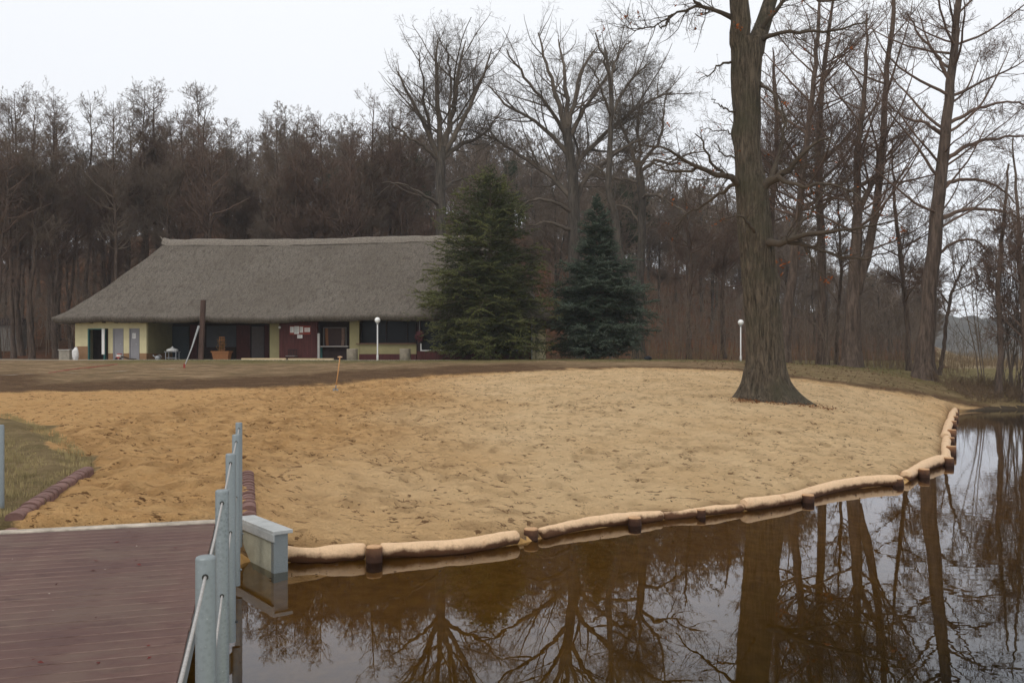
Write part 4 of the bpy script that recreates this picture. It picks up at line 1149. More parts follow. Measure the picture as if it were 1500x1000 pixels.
# terrace slab
MB().box(-.5, LN + 1.5, .0, DP - 1.4, -.25, -.005).build('floor_slab', simple('paving', (.34, .32, .28), .9, .15, 3, .004), hs)

def hl(px, v, zz=0.0):
    """world position of a house-frame point"""
    u = U(px, v); w = HA + E1 * u + E2 * v
    return (w[0], w[1], ZF + zz)
def gp(px, D): 
    x = (px - 750) / F * D; return (x, D, g1(x, D))

# ---- things standing about the house
def lamp(px, D, h, label):
    e = empty('street_lamp', gp(px, D)); tag(e, label, 'lamp post', 'white globe lamps on the lawn')
    MB().lathe((0, 0, -.05), (0, 0, h), [(0, .055), (.18, .055), (.2, .038), (1, .034)], 14).build('pole', whitep, e, True)
    MB().lathe((0, 0, h - .03), (0, 0, h + .08), [(0, .045), (.5, .08), (1, .07)], 14).build('collar', steel, e, True)
    MB().sphere((0, 0, h + .22), .165, 24, 16).build('lamp_globe', simple('opal_globe', (.86, .86, .83), .25, .03, 3, 0, spec=.5), e, True)
lamp(553, 49, 2.14, 'white globe lamp on a thin white pole in front of the thatched house')
lamp(1085, 49, 2.05, 'white globe lamp on a thin white pole just left of the big beach oak')
lamp(894, 51, .55, 'short thin white bollard under the right side of the bluish spruce') if False else None
e = empty('marker_post', gp(894, 51.5)); tag(e, 'short white marker post right of the bluish spruce trunk', 'post')
MB().lathe((0, 0, -.1), (0, 0, .95), [(0, .04), (.95, .035), (1, .02)], 10).build('post', whitep, e, True); MB().box(-.12, .16, -.06, .06, 0, .06, .01).build('foot', whitep, e)

# rusty square post before the house
e = empty('wooden_post', gp(294, 50.2)); tag(e, 'tall rusty brown square post leaning slightly in front of the porch', 'post')
m = MB(); m.box(-.13, .13, -.11, .11, 0, 3.55, .015)
for v in m.bm.verts: v.co.x += .045 * max(v.co.z, 0); v.co.x *= 1
m.build('shaft', simple('rust_brown', (.075, .045, .035), .8, .35, 3, .006, 12, stretch=(2, 2, .5)), e)
MB().box(-.2, .2, -.18, .18, -.02, .05, .01).build('foot_plate', simple('rust_plate', (.1, .06, .045), .8), e)

# leaning sprinkler pipe with red foot, and hoses
a = hit(270, 541, 30, 54); gz = a[2]; D_ = a[1]
e = empty('leaning_pipe', a); tag(e, 'silvery pipe on a small red foot leaning back towards the brown post', 'pipe')
top = W(291, 478, D_ + 3.0) - np.array(a)
MB().path([(0, 0, .12), tuple(top * .5 + np.array([0, 0, -.03])), tuple(top)], [.022, .034, .06], 10).build('tube', simple('zinc', (.30, .30, .29), .45, .2, 6, .001, metal=.4), e, True)
MB().lathe((0, 0, -.02), (0, 0, .26), [(0, .10), (.3, .09), (.35, .05), (1, .045)], 12).build('foot', simple('red_paint', (.25, .03, .02), .6), e, True)
def ground_line(name, pix, r, mat, label, cat, n=50):
    pts = [hit(p, q, 25, 56) for p, q in pix]
    q = spline([(p[0], p[1], p[2], r) for p in pts], n)[0][0]
    q[:, 0] += vnoise(np.arange(n) * 1., np.zeros(n), 3, 8) * .15
    zz = G(q[:, 0], q[:, 1]) + r + .045
    o = MB().path([(q[i, 0], q[i, 1], zz[i]) for i in range(n)], r, 6).build(name, mat, None, True)
    tag(o, label, cat); return o
ground_line('hose', [(70, 549), (110, 543), (140, 539.5), (172, 535.5)], .032, simple('red_hose', (.30, .085, .055), .6), 'faded red hose lying on the brown lawn left of the pipe', 'hose')
ground_line('cable', [(0, 552), (60, 549.5), (150, 547), (230, 543), (268, 541.5)], .018, simple('pale_cable', (.36, .32, .26), .7), 'pale cable lying along the lawn up to the red foot', 'cable')

# planter with climbing plant
e = empty('planter', hl(325, .55)); e.rotation_euler[2] = TH; tag(e, 'orange-brown wooden planter tub with a small trellis in the porch', 'planter')
m = MB(); m.poly([(-.45, -.2, 0), (.45, -.2, 0), (.55, -.26, .52), (-.55, -.26, .52)]).poly([(-.45, .2, 0), (.45, .2, 0), (.55, .26, .52), (-.55, .26, .52)])
m.poly([(-.45, -.2, 0), (-.45, .2, 0), (-.55, .26, .52), (-.55, -.26, .52)]).poly([(.45, -.2, 0), (.45, .2, 0), (.55, .26, .52), (.55, -.26, .52)])
m.box(-.5, .5, -.2, .2, .40, .46); m.box(-.58, .58, -.29, -.25, .46, .54).box(-.58, .58, .25, .29, .46, .54).box(-.58, -.54, -.25, .25, .46, .54).box(.54, .58, -.25, .25, .46, .54).build('tub', orangew, e)
m = MB()
for x in (-.14, 0, .14): m.box(x - .02, x + .02, -.02, .02, .45, 1.42)
for z in (.6, .8, 1., 1.2, 1.38): m.box(-.18, .18, -.035, -.02, z, z + .035)
m.build('trellis', orangew, e)
rs = np.random.RandomState(3)
leaf_cards(rs, 'plant', np.c_[rs.normal(0, .12, 90), rs.normal(-.04, .06, 90), rs.uniform(.5, 1.3, 90)], .05, simple('dry_plant', (.16, .09, .03), .9), e, 3)

# barbecue cart with a white cover
e = empty('grill_cart', hl(252.5, 1.6)); e.rotation_euler[2] = TH; tag(e, 'grey cart with a white lidded dish on top beside the cream wall', 'cart')
m = MB()
for sx in (-.34, .34):
    for sy in (-.2, .2): m.box(sx - .02, sx + .02, sy - .02, sy + .02, 0, .5)
m.box(-.36, .36, -.22, .22, .12, .15).build('frame', steel, e)
MB().box(-.42, .42, -.27, .27, .5, .54, .01).build('top', steel, e)
MB().lathe((0, 0, .54), (0, 0, .86), [(0, .34), (.3, .36), (.45, .30), (.6, .16), (.75, .06), (1, .03)], 20).build('lid', whitep, e, True)

# stone box and white sack at the left corner
e = empty('stone_bin', gp(97.5, 53.0)); tag(e, 'low square concrete bin with a flat lid left of the house corner', 'bin')
MB().box(-.33, .33, -.3, .3, 0, .6, .01).build('body', stone, e); MB().box(-.37, .37, -.34, .34, .602, .66, .01).build('lid', simple('lid_grey', (.42, .40, .36), .8), e)
def sack(loc, w, h, name, mat, label, seed):
    rs = np.random.RandomState(seed); n, m_ = 26, 18
    V = []
    for i in range(n):
        t = i / (n - 1)
        r = w * (0.55 + .45 * math.sin(min(t * 1.5, 1) * math.pi * .5 + .4)) * (1 - .65 * max(0, (t - .72) / .28) ** 1.3)
        for j in range(m_):
            a = 2 * math.pi * j / m_; rr = r * (1 + .22 * math.sin(3 * a + 5 * t) + rs.uniform(-.12, .12))
            V.append((rr * math.cos(a) + .07 * t * w * 4, rr * .75 * math.sin(a), h * t + (rs.uniform(-.03, .05) if t > .9 else 0)))
    idx = np.arange(n * m_).reshape(n, m_); a0, b0 = idx[:-1], idx[1:]
    Q = np.stack([a0, np.roll(a0, -1, 1), np.roll(b0, -1, 1), b0], -1).reshape(-1, 4)
    o = mesh_np(name, V, Q, mat, loc=loc); tag(o, label, 'sack'); return o
sack(gp(110, 52.2), .18, .78, 'sack', simple('white_plastic', (.66, .65, .63), .5, .15, 8, .01, 10), 'crumpled white plastic sack leaning at the left corner of the house', 5)
sack(gp(948, 47.5), .20, .24, 'bag', simple('black_plastic', (.012, .014, .02), .4, .3, 8, .01, 10), 'small black bag lying on the lawn edge right of the bluish spruce', 6)

# red and white sprayer by the grey doors
e = empty('mower', hl(175, .45)); e.rotation_euler[2] = TH; tag(e, 'small red and white garden machine with a dark hose before the grey doors', 'machine')
MB().box(-.14, .14, -.12, .12, .12, .34, .03).build('body', simple('machine_white', (.6, .55, .5), .5), e)
MB().box(-.17, .10, -.13, -.121, .08, .2, 0).box(-.1, .12, -.1, .1, .34, .4, .01).build('hood', simple('machine_red', (.35, .04, .03), .5), e)
m = MB()
for sx in (-.13, .13): m.cyl((sx, -.15, .08), (sx, -.11, .08), .08, n=14)
m.build('wheel', darkw, e, True)
MB().path([(.12, 0, .2), (.35, -.05, .17), (.7, -.02, .06), (1.1, 0, .04)], .04, 8).build('pipe', darkw, e, True)
e = empty('watering_can', hl(231, .9)); tag(e, 'small grey watering can at the foot of the cream side wall', 'can')
MB().lathe((0, 0, 0), (0, 0, .26), [(0, .15), (.8, .16), (1, .10)], 16).build('body', steel, e, True); MB().path([(-.1, 0, .1), (-.3, 0, .3)], .025, 8).build('spout', steel, e, True); MB().path([(.14, 0, .08), (.26, 0, .2), (.1, 0, .34), (0, 0, .28)], .015, 8).build('handle', steel, e, True)

# bench by the boarded wall
e = empty('bench', hl(427, .55)); e.rotation_euler[2] = TH; tag(e, 'small low garden chair with a slatted back before the dark red boarded wall', 'chair')
m = MB(); m.box(-.3, .3, -.22, .22, .22, .26, .005).build('seat', simple('grey_slat', (.2, .18, .17), .8), e)
for sx in (-.27, .27):
    for sy in (-.19, .19): MB().box(sx - .02, sx + .02, sy - .02, sy + .02, 0, .22).build('leg', darkw, e)
m = MB()
for k in range(6): m.box(-.28 + k * .1, -.24 + k * .1, .19, .22, .26, .6)
m.box(-.3, .3, .185, .225, .6, .65).build('backrest', darkw, e)
# planks lying on the lawn edge
for (p0, p1, v, lab) in ((354, 418, -1.0, 'pale squared timber lying on the lawn edge, left of the pair before the house'), (422, 488, -1.1, 'pale squared timber lying on the lawn edge, right of the pair before the house')):
    D0 = 50.4; x0, x1 = (p0 - 750) / F * D0, (p1 - 750) / F * (D0 - .3)
    z = g1((x0 + x1) / 2, D0)
    o = MB().box(0, x1 - x0, -.07, .07, 0, .13, .01).build('timber', simple('fresh_timber', (.52, .40, .24), .7, .12, 2, .003, 20, stretch=(.3, 3, 3)), None)
    o.location = (x0, D0, z + .01); o.rotation_euler[2] = rad(-3); tag(o, lab, 'timber', 'timbers on the lawn')
# concrete cylinders
for p0, lab in ((516, 'round concrete tub left of the white lamp'), (593.5, 'round concrete tub right of the white lamp, near the spruce')):
    e = empty('concrete_tub', hl(p0, -.3)); tag(e, lab, 'tub', 'round concrete tubs before the house')
    MB().lathe((0, 0, 0), (0, 0, .66), [(0, .31), (.03, .325), (.94, .325), (1, .315), (1, .25), (.8, .24)], 28, True, .004).build('body', simple('tub_concrete', (.27, .235, .18), .95, .25, 5, .008, 30), e, True)
    rs = np.random.RandomState(int(p0))
    leaf_cards(rs, 'soil', np.c_[rs.normal(0, .1, 40), rs.normal(0, .1, 40), np.full(40, .57)], .05, MAT['sand_litter'], e, 2, .3)
# hanging flower basket
e = empty('hanging_basket', hl(614.5, .55, Z(492, U(614.5, .55), .55))); tag(e, 'faded pink heather ball hanging under the eave at the window corner', 'flower basket')
rs = np.random.RandomState(8); q = unit(rs.normal(0, 1, (420, 3))) * rs.uniform(.14, .28, (420, 1)) * np.array([1, 1, 1.25])
leaf_cards(rs, 'flowers', q, .035, simple('heather', (.16, .05, .055), .9, .5, 20, 0), e, 2)
MB().lathe((0, 0, -.2), (0, 0, .05), [(0, .08), (.5, .16), (1, .2)], 16).build('basket', darkw, e, True)
MB().path([(0, 0, 0), (0, 0, .45), (0, 0, .95)], .012, 6).build('chain', steel, e)
# yellow box right of house
e = empty('meter_cabinet', gp(783, 52)); tag(e, 'small yellowish cabinet on a post beside the right end of the house', 'cabinet')
MB().box(-.14, .14, -.1, .1, .5, 1.0, .02).build('box', simple('cream_box', (.42, .36, .2), .7, .1), e); MB().box(-.03, .03, -.03, .03, -.05, .5).build('post', darkw, e)
# grey shed seen between trunks at far left
e = empty('shed', gp(18, 74)); tag(e, 'small grey shed glimpsed between trunks at the far left edge', 'shed')
MB().box(-.9, .9, -.7, .7, -.3, 2.2).build('wall', simple('shed_grey', (.19, .17, .15), .9), e); m = MB(); m.poly([(-1.1, -.9, 2.15), (1.1, -.9, 2.15), (1.1, 0, 2.8), (-1.1, 0, 2.8)]).poly([(-1.1, .9, 2.15), (1.1, .9, 2.15), (1.1, 0, 2.8), (-1.1, 0, 2.8)]).build('roof', darkw, e)

# path in front of the house
def strip(name, pts, w, mat, dz):
    P = spline([(p[0], p[1], 0, 0) for p in pts], 90)[0][0]; T = unit(np.gradient(P, axis=0)); Nn = np.c_[-T[:, 1], T[:, 0]]
    V = []
    for s in np.linspace(-.5, .5, 7):
        q = P[:, :2] + Nn * w * s; V.append(np.c_[q, np.maximum(G(q[:, 0], q[:, 1]), 0) + dz])
    V = np.stack(V, 1); idx = np.arange(90 * 7).reshape(90, 7)
    Q = np.stack([idx[:-1, :-1], idx[:-1, 1:], idx[1:, 1:], idx[1:, :-1]], -1).reshape(-1, 4)
    tag(mesh_np(name, V.reshape(-1, 3), Q, mat), kind='structure')
strip('path', [(-40, 50.6), (-30, 50.8), (-20, 50.2), (-8, 49.3), (0, 49.6), (8, 51)], 1.3, simple('pale_path', (.44, .39, .30), .95, .15, 2, .01), .05)

# shovel stuck in the sand
a = hit(491.5, 574, 15, 34); D_ = a[1]
e = empty('spade', a); tag(e, 'wooden T-handled spade standing upright in the sand before the lawn', 'spade')
tp = W(498, 523, D_) - np.array(a)
MB().path([(0, 0, .1), tuple(tp * .5), tuple(tp)], [.021, .018, .019], 10).build('shaft', simple('ash_wood', (.50, .26, .10), .6, .15, 5, .001), e, True)
MB().path([tuple(tp + np.array([-.075, 0, .0])), tuple(tp + np.array([0, 0, .012])), tuple(tp + np.array([.075, 0, .004]))], [.02, .024, .02], 10).build('handle', simple('ash_pale', (.62, .42, .26), .6, .1), e, True)
m = MB(); m.box(-.09, .09, -.012, .012, -.15, .12, .008).cyl((0, 0, .08), (0.02, 0, .24), .028, .02, 10).build('blade', simple('blade_steel', (.28, .26, .23), .5, .2, metal=.5), e, True)

# ------------------------------------------------------------------ border logs and stakes
def wet_wood(name, dry, wetc, wh=(.105, .055)):
    t = NT(name)
    n = t.noise(5, 5, .65, t.co((1, 1, 1))); f = t.noise(24, 5, .7, t.co((1, 1, 1)))
    g = t.n.new('ShaderNodeNewGeometry'); sp = t.n.new('ShaderNodeSeparateXYZ'); t.lk(g.outputs['Position'], sp.inputs[0])
    z = t.math('ADD', sp.outputs[2], t.math('MULTIPLY', t.math('SUBTRACT', n, .5), .16))
    c = t.ramp(f, [(.25, [v * .78 for v in dry]), (.7, dry)])
    c = t.mix(t.fr(n, .55, .75, 0, .35), c, (.42, .20, .09))
    c = t.mix(t.fr(t.noise(2.6, 6, .7), .58, .66, 0, .5), c, (.36, .17, .08))
    c = t.mix(t.fr(t.vor(7., t.co((1, 1, 1)), 'DISTANCE_TO_EDGE'), .03, .008, 0, .12), c, (.20, .10, .05))
    c = t.mix(t.fr(z, *wh), c, wetc)
    t.col(c); t.rough(.75); t.bump(f, .006); t.bump(n, .02, .6)
    return t.m
logm = wet_wood('peeled_wood', (.74, .51, .31), (.10, .045, .02))
stakem = wet_wood('stake_side', (.28, .14, .07), (.05, .022, .012), (.2, .06))
capm = simple('cut_end', (.50, .30, .16), .8, .2, 12, .003)
LOGS = [([(413, 809), (470, 808), (535, 805)], .125, 'nearest pale peeled log, beside the grey box'),
        ([(556, 805), (620, 800), (690, 794), (758, 784)], .12, 'long pale peeled log between the first two stakes'),
        ([(790, 776), (850, 765), (910, 757), (969, 750)], .11, 'peeled log right of the dark reddish stake'),
        ([(971, 750), (1030, 745), (1088, 738)], .085, 'thin half-sunk peeled log in the middle of the border'),
        ([(1089, 738), (1150, 729), (1190, 718), (1240, 708), (1290, 703), (1320, 702)], .135, 'thick curved peeled log bulging towards the sand'),
        ([(1327, 696), (1350, 683), (1385, 671)], .15, 'pale peeled log before the border turns away to the far bank'),
        ([(1386, 669), (1385, 655), (1387, 641)], .14, 'pale log just after the bend of the border'),
        ([(1385, 640), (1387, 628), (1392, 617)], .17, 'knobbly pale log halfway along the far stretch of the border'),
        ([(1392, 616), (1395, 607), (1399, 600)], .17, 'farthest pale log at the tip of the beach')]
for pix, r, lab in LOGS:
    rs = np.random.RandomState(int(pix[0][0]))
    r *= .76; pts = [(*wl(p, q, .1), .075 + (r - .1) * .6, r) for p, q in pix]
    P, R = spline(pts, 60); P, R = P[0], R[0]
    s = np.linspace(0, 1, 60); R = R * (1 + .06 * np.sin(s * 6 + rs.rand() * 6) + .02 * np.sin(s * 23 + 1)); R *= np.clip(np.minimum(s, 1 - s) * 22 + .72, 0, 1)
    P[:, 2] += .015 * np.sin(s * 7 + rs.rand() * 5)
    V, Q = tubes(P[None], R[None], 20)
    V += np.stack([vnoise(V[:, 0] * 1., V[:, 1] + V[:, 2] * 2, .12, k) for k in (1, 2, 3)], 1) * .012
    caps = [V.reshape(60, 20, 3)[0], V.reshape(60, 20, 3)[-1]]
    V = np.concatenate([V, [caps[0].mean(0)], [caps[1].mean(0)]]); nv = len(V)
    Qc = [(k, (k + 1) % 20, nv - 2, nv - 2) for k in range(20)] + [(1180 + k, 1180 + (k + 1) % 20, nv - 1, nv - 1) for k in range(20)]
    bm = MB(); vs = [bm.bm.verts.new(v) for v in V]
    for q in Q: bm.bm.faces.new([vs[i] for i in q])
    for q in Qc: bm.bm.faces.new([vs[q[0]], vs[q[1]], vs[q[2]]])
    c = P[30].copy(); c[2] = 0
    for v in vs: v.co.x -= c[0]; v.co.y -= c[1]
    o = bm.build('border_log', logm, None, True, loc=tuple(c)); tag(o, lab, 'log', 'peeled logs edging the beach')
    autosmooth(o, 60)
STK = [(547, 824, .115, .20, 'stout brown stake between the two nearest logs'), (777, 791, .115, .16, 'dark reddish stake at the joint of the second and third logs'),
       (931, 770, .11, .13, 'short brown stake right of the middle of the third log'), (1026, 757, .10, .13, 'small dark stake at the thin half-sunk log'),
       (1184, 736, .12, .14, 'dark stake under the thick curved log'), (1314, 711, .17, .15, 'wide weathered stake at the right end of the thick curved log'),
       (1355, 699, .13, .19, 'squarish brown stake before the bend'), (1393, 682, .13, .2, 'stake right at the bend of the border'),
       (1396, 667, .14, .26, 'tall stake first after the bend'), (1395, 650, .12, .2, 'low stake second after the bend'), (1396.5, 642, .15, .30, 'tall dark stake third after the bend'),
       (1398, 626, .15, .26, 'stake fourth after the bend'), (1400, 617, .15, .22, 'stake fifth after the bend'), (1400.5, 610.5, .15, .22, 'stake sixth after the bend'), (1402, 604.5, .15, .22, 'farthest stake at the tip of the border')]
for px, py, r, h, lab in STK:
    x, y = wl(px, py, 0); r *= .78; h *= .85; e = empty('border_stake', (x, y + r * .6, 0)); tag(e, lab, 'stake', 'stakes along the beach border')
    tilt = (random.uniform(-.02, .02), random.uniform(-.02, .02))
    MB().lathe((0, 0, -.5), (tilt[0], tilt[1], h - .012), [(0, r * .95), (.55, r), (.8, r * 1.03), (1, r * 1.0)], 18, True, .05).build('side', stakem, e, True)
    autosmooth(e.children[0], 50)
    MB().lathe((tilt[0], tilt[1], h - .012), (tilt[0], tilt[1], h + .004), [(0, r * .98), (1, r * .93)], 18, True, .03).build('cut_top', capm, e)

# small dark debris on the sand
def litter():
    rs = np.random.RandomState(15); n = 1500
    x = rs.uniform(-8, 18, n); y = 10 + rs.rand(n) ** .9 * 32
    k = inside(x, y, SP); x, y = x[k], y[k]
    xo = np.r_[x, 7.8 + rs.normal(0, 1.0, 260)]; yo = np.r_[y, 25.75 + rs.normal(0, .35, 260)]
    P = np.c_[xo, yo, G(xo, yo) + .025]
    o = leaf_cards(rs, 'leaf_litter', P, .030, MAT['sand_litter'], None, 1, .35); tag(o, 'scattered dark leaf scraps and twigs on the sand', 'litter', kind='stuff')
    n = 240; x = rs.uniform(6.4, 9.7, n); y = 26.3 - .5 - rs.rand(n) * .9; 
    o = leaf_cards(rs, 'oak_litter', np.c_[x, y, G(x, y) + .03], .04, simple('brown_leaf', (.2, .085, .03), .9, .4, 20), None, 2, .4); tag(o, 'brown fallen leaves gathered at the foot of the big oak', 'litter', kind='stuff')
    # leaves on the lawn slope, right
    n = 2600; x = rs.uniform(9, 26, n); y = rs.uniform(33, 47, n); k = ~inside(x, y, SP) & inside(x, y, LAND); x, y = x[k], y[k]
    o = leaf_cards(rs, 'bank_leaves', np.c_[x, y, G(x, y) + .09], .06, simple('bank_leaf', (.17, .10, .055), .9, .5, 10), None, 1, .4); tag(o, 'brown leaves strewn over the grass slope on the right', 'litter', kind='stuff')
litter()
rs = np.random.RandomState(44); n = 150
u_ = rs.uniform(0, len(LOGLINE) - 8, n); L_ = np.array([wl(a, b, .1) for a, b in LOGLINE]); i_ = u_.astype(int); f_ = (u_ - i_)[:, None]
q_ = L_[i_] * (1 - f_) + L_[i_ + 1] * f_ + np.c_[rs.uniform(.1, .6, n) * .5, -rs.uniform(.2, 1.1, n) ** 2 - .18]
tag(leaf_cards(rs, 'floating_scraps', np.c_[q_, np.full(n, .012)], .018, MAT['sand_litter'], None, 1, .05), 'small dark leaf scraps floating beside the border logs', 'litter', kind='stuff')

# grass tufts
def grass(name, x, y, h, mat, label, k=7):
    rs = np.random.RandomState(len(x)); n = len(x) * k
    cx = np.repeat(x, k) + rs.normal(0, .03, n); cy = np.repeat(y, k) + rs.normal(0, .03, n); cz = np.repeat(G(x, y), k)
    a = rs.uniform(0, 6.28, n); w = .005 + h * .03; l = rs.normal(0, .5, (n, 2)) * h; hh = h * rs.uniform(.5, 1.2, n)
    b0 = np.c_[cx - np.cos(a) * w, cy - np.sin(a) * w, cz - .01]; b1 = np.c_[cx + np.cos(a) * w, cy + np.sin(a) * w, cz - .01]; t = np.c_[cx + l[:, 0], cy + l[:, 1], cz + hh + .05]
    V = np.stack([b0, b1, t], 1).reshape(-1, 3)
    o = mesh_np(name, V, np.arange(n * 3).reshape(n, 3), mat, smooth=False); tag(o, label, 'grass', kind='stuff')
rs = np.random.RandomState(16)
def land_pts(n, x0, x1, y0, y1):
    x = rs.uniform(x0, x1, n); y = rs.uniform(y0, y1, n); k = ~inside(x, y, SP) & inside(x, y, LAND); return x[k], y[k]
gm1 = simple('short_grass', (.34, .27, .13), .9, .5, 1.3, 0)
x, y = land_pts(8000, -12.5, -5.2, 8.6, 20); grass('grass', x, y, .022, gm1, 'short mossy winter turf on the mound at the left', 6)
x, y = land_pts(9000, -22, 22, 43.5, 49.5); grass('lawn_grass', x, y, .05, simple('lawn_grass', (.13, .125, .05), .9, .5, .5, 0), 'thin green lawn along the terrace before the house and spruces', 5)

# ------------------------------------------------------------------ block edging
edm = simple('edging_block', (.17, .095, .08), .85, .3, 5, .006, 40)
def edging(p0, p1, n, label):
    p0 = np.array(p0); p1 = np.array(p1); d = (p1 - p0); L = np.linalg.norm(d); d /= L; ang = math.atan2(d[1], d[0])
    e = empty('block_edging', (p0[0], p0[1], 0)); tag(e, label, 'edging')
    e.rotation_euler[2] = ang; st = L / n
    for i in range(n):
        c = p0 + d * st * (i + .5); z = g1(*c)
        m = MB()
        x0, x1 = st * i + .009, st * (i + 1) - .009; r = .085; pr = []
        for k in range(9):
            a = math.pi * k / 8; pr.append((-r * math.cos(a), r * .5 * math.sin(a)))
        zt = z + .03 + random.uniform(-.008, .008)
        top0 = [m.bm.verts.new((x0, p, zt + q)) for p, q in pr]; top1 = [m.bm.verts.new((x1, p, zt + q)) for p, q in pr]
        bt = [m.bm.verts.new(q) for q in ((x0, -r, zt - .35), (x0, r, zt - .35), (x1, r, zt - .35), (x1, -r, zt - .35))]
        for k in range(8): m.bm.faces.new((top0[k], top0[k + 1], top1[k + 1], top1[k]))
        m.bm.faces.new(top0 + [bt[1], bt[0]]); m.bm.faces.new(top1[::-1] + [bt[3], bt[2]])
        m.bm.faces.new((top0[0], bt[0], bt[3], top1[0])); m.bm.faces.new((top0[-1], top1[-1], bt[2], bt[1]))
        bmesh.ops.bevel(m.bm, geom=[ed for ed in m.bm.edges if ed.calc_face_angle(0) > 1.2], offset=.014, segments=2, affect='EDGES')
        m.build('block', edm, e)
edging((-5.0, 8.28), (-6.02, 12.1), 22, 'row of round-topped purple-brown blocks between the turf and the sand ramp')
edging((-3.02, 9.8), (-3.72, 12.0), 16, 'row of round-topped reddish blocks half hidden behind the railing posts')

# ------------------------------------------------------------------ jetty
DZ = .59
dv = unit(np.array([-.30, 1.0])); pv = np.array([dv[1], -dv[0]])   # along the deck, and across to the right
JE = np.array([-3.03, 8.72])                                        # right far corner of the deck
jt = empty('jetty', (JE[0], JE[1], 0), math.atan2(dv[1], dv[0]) - math.pi / 2)
tag(jt, 'jetty deck of grooved reddish-brown boards in the lower left corner', 'jetty')
# local frame: +y along dv, +x across right
def board_mat():
    t = NT('deck_board')
    w = t.n.new('ShaderNodeTexWave'); w.wave_type = 'BANDS'; w.bands_direction = 'Y'; w.inputs['Scale'].default_value = 24; w.inputs['Distortion'].default_value = 0
    t.lk(t.co(), w.inputs['Vector'])
    n = t.noise(2.2, 5, .7, t.co((.8, 2, 1))); f = t.noise(30, 5, .7, t.co((.15, 2, 1)))
    oi = t.n.new('ShaderNodeObjectInfo')
    c = t.ramp(n, [(.3, (.075, .032, .026)), (.52, (.145, .078, .062)), (.72, (.235, .150, .120))])
    c = t.mix(t.fr(f, .35, .7, 0, .4), c, (.21, .155, .135))
    c = t.mix(t.fr(oi.outputs['Random'], 0, 1, 0, .5), c, (.10, .055, .05))
    c = t.mix(t.fr(t.noise(1.7, 5, .7, t.co((.7, 1, 1), kind='World')), .46, .60, 0, .6), c, (.165, .115, .088))
    c = t.mix(t.fr(t.noise(3.1, 5, .7, t.co((.6, 1.3, 1), kind='World')), .56, .68, 0, .6), c, (.07, .035, .032))
    c = t.mix(t.fr(w.outputs['Fac'], .45, .1, 0, .45), c, (.06, .03, .03))
    sy = t.n.new('ShaderNodeSeparateXYZ'); t.lk(t._co.outputs['Object'], sy.inputs[0])
    c = t.mix(t.math('MULTIPLY', t.fr(sy.outputs[1], -.141, -.150), t.fr(n, .35, .62, .0, .75)), c, (.34, .24, .20))
    t.col(c); t.rough(t.fr(n, .3, .7, .5, .8)); t.b.inputs['Specular IOR Level'].default_value = .14
    t.bump(w.outputs['Fac'], .004, .8); t.bump(f, .002)
    return t.m
bmt = board_mat(); DW = 2.66
NB = 54; bw_ = .161
proto = None
for i in range(NB):
    y1 = -.005 - i * bw_; 
    if proto is None:
        proto = MB().box(-DW, 0, -(bw_ - .012), 0, -.032, 0, .004).build('board', bmt, jt); o = proto
    else: o = proto.copy(); COL.objects.link(o); o.parent = jt
    o.location = (random.uniform(-.003, .003), y1, DZ + random.uniform(-.0015, .0015))
galv = NT('galvanised_steel')
gn = galv.vor(60, galv.co()); gb = galv.noise(3, 5, .7, galv.co((1, 1, .4))); gs = galv.noise(90, 3, .7)
galv.col(galv.mix(galv.fr(gs, .62, .72, 0, .5), galv.mix(galv.fr(gn, .1, .6), galv.ramp(gb, [(.3, (.17, .195, .20)), (.7, (.31, .335, .34))]), (.25, .28, .285)), (.50, .51, .51)))
galv.b.inputs['Metallic'].default_value = .55; galv.rough(.5); galv.bump(gs, .0006); galv = galv.m
dark_steel = simple('dark_steel', (.05, .05, .045), .6, .3, 6, .002, metal=.3)
MB().box(-.06, 0, -9, 0, DZ - .26, DZ - .036).build('beam', galv, jt)
MB().box(-DW, -DW + .06, -9, 0, DZ - .26, DZ - .036).build('beam', galv, jt)
for yy in (-1.5, -3.0, -4.5, -6.0): MB().box(-DW + .06, -.06, yy - .05, yy + .05, DZ - .22, DZ - .04).build('cross_beam', dark_steel, jt)
for yy in (-2.0, -5.4):
    for xx in (-.35, -DW + .3): MB().cyl((xx, yy, -1.9), (xx, yy, DZ - .24), .08, n=18).build('pile', dark_steel, jt, True)
# concrete sill at the landward end
o = MB().box(-DW - .3, .06, .003, .17, -.1, DZ + .012, .012).build('end_sill', simple('pale_concrete', (.40, .345, .28), .9, .45, 5, .006, 30), jt)
# abutment box (wing wall) right of the deck
ab = empty('abutment', (0, 0, 0)); tag(ab, 'grey steel-framed concrete wing wall standing in the water beside the jetty end', 'abutment')
c0 = np.array([-3.02, 9.66]); c1 = np.array([-2.52, 9.02]); dd = unit(c1 - c0); nn = np.array([-dd[1], dd[0]])   # nn points to land side (right/back)
Lw = np.linalg.norm(c1 - c0); ab.location = (c0[0], c0[1], 0); ab.rotation_euler[2] = math.atan2(dd[1], dd[0])
MB().box(-.1, Lw - .075, .01, .14, -.6, .40).build('panel', simple('stained_concrete', (.36, .35, .27), .9, .25, 3, .005, 30), ab)
MB().box(Lw - .07, Lw, 0, .16, -.6, .41, .004).build('column', galv, ab)
MB().box(-.25, Lw + .04, -.02, .20, .412, .452, .006).box(-.25, Lw + .04, -.025, -.005, .34, .42).build('cap', simple('cap_zinc', (.40, .41, .40), .6, .2, 5, .002, metal=.2), ab)
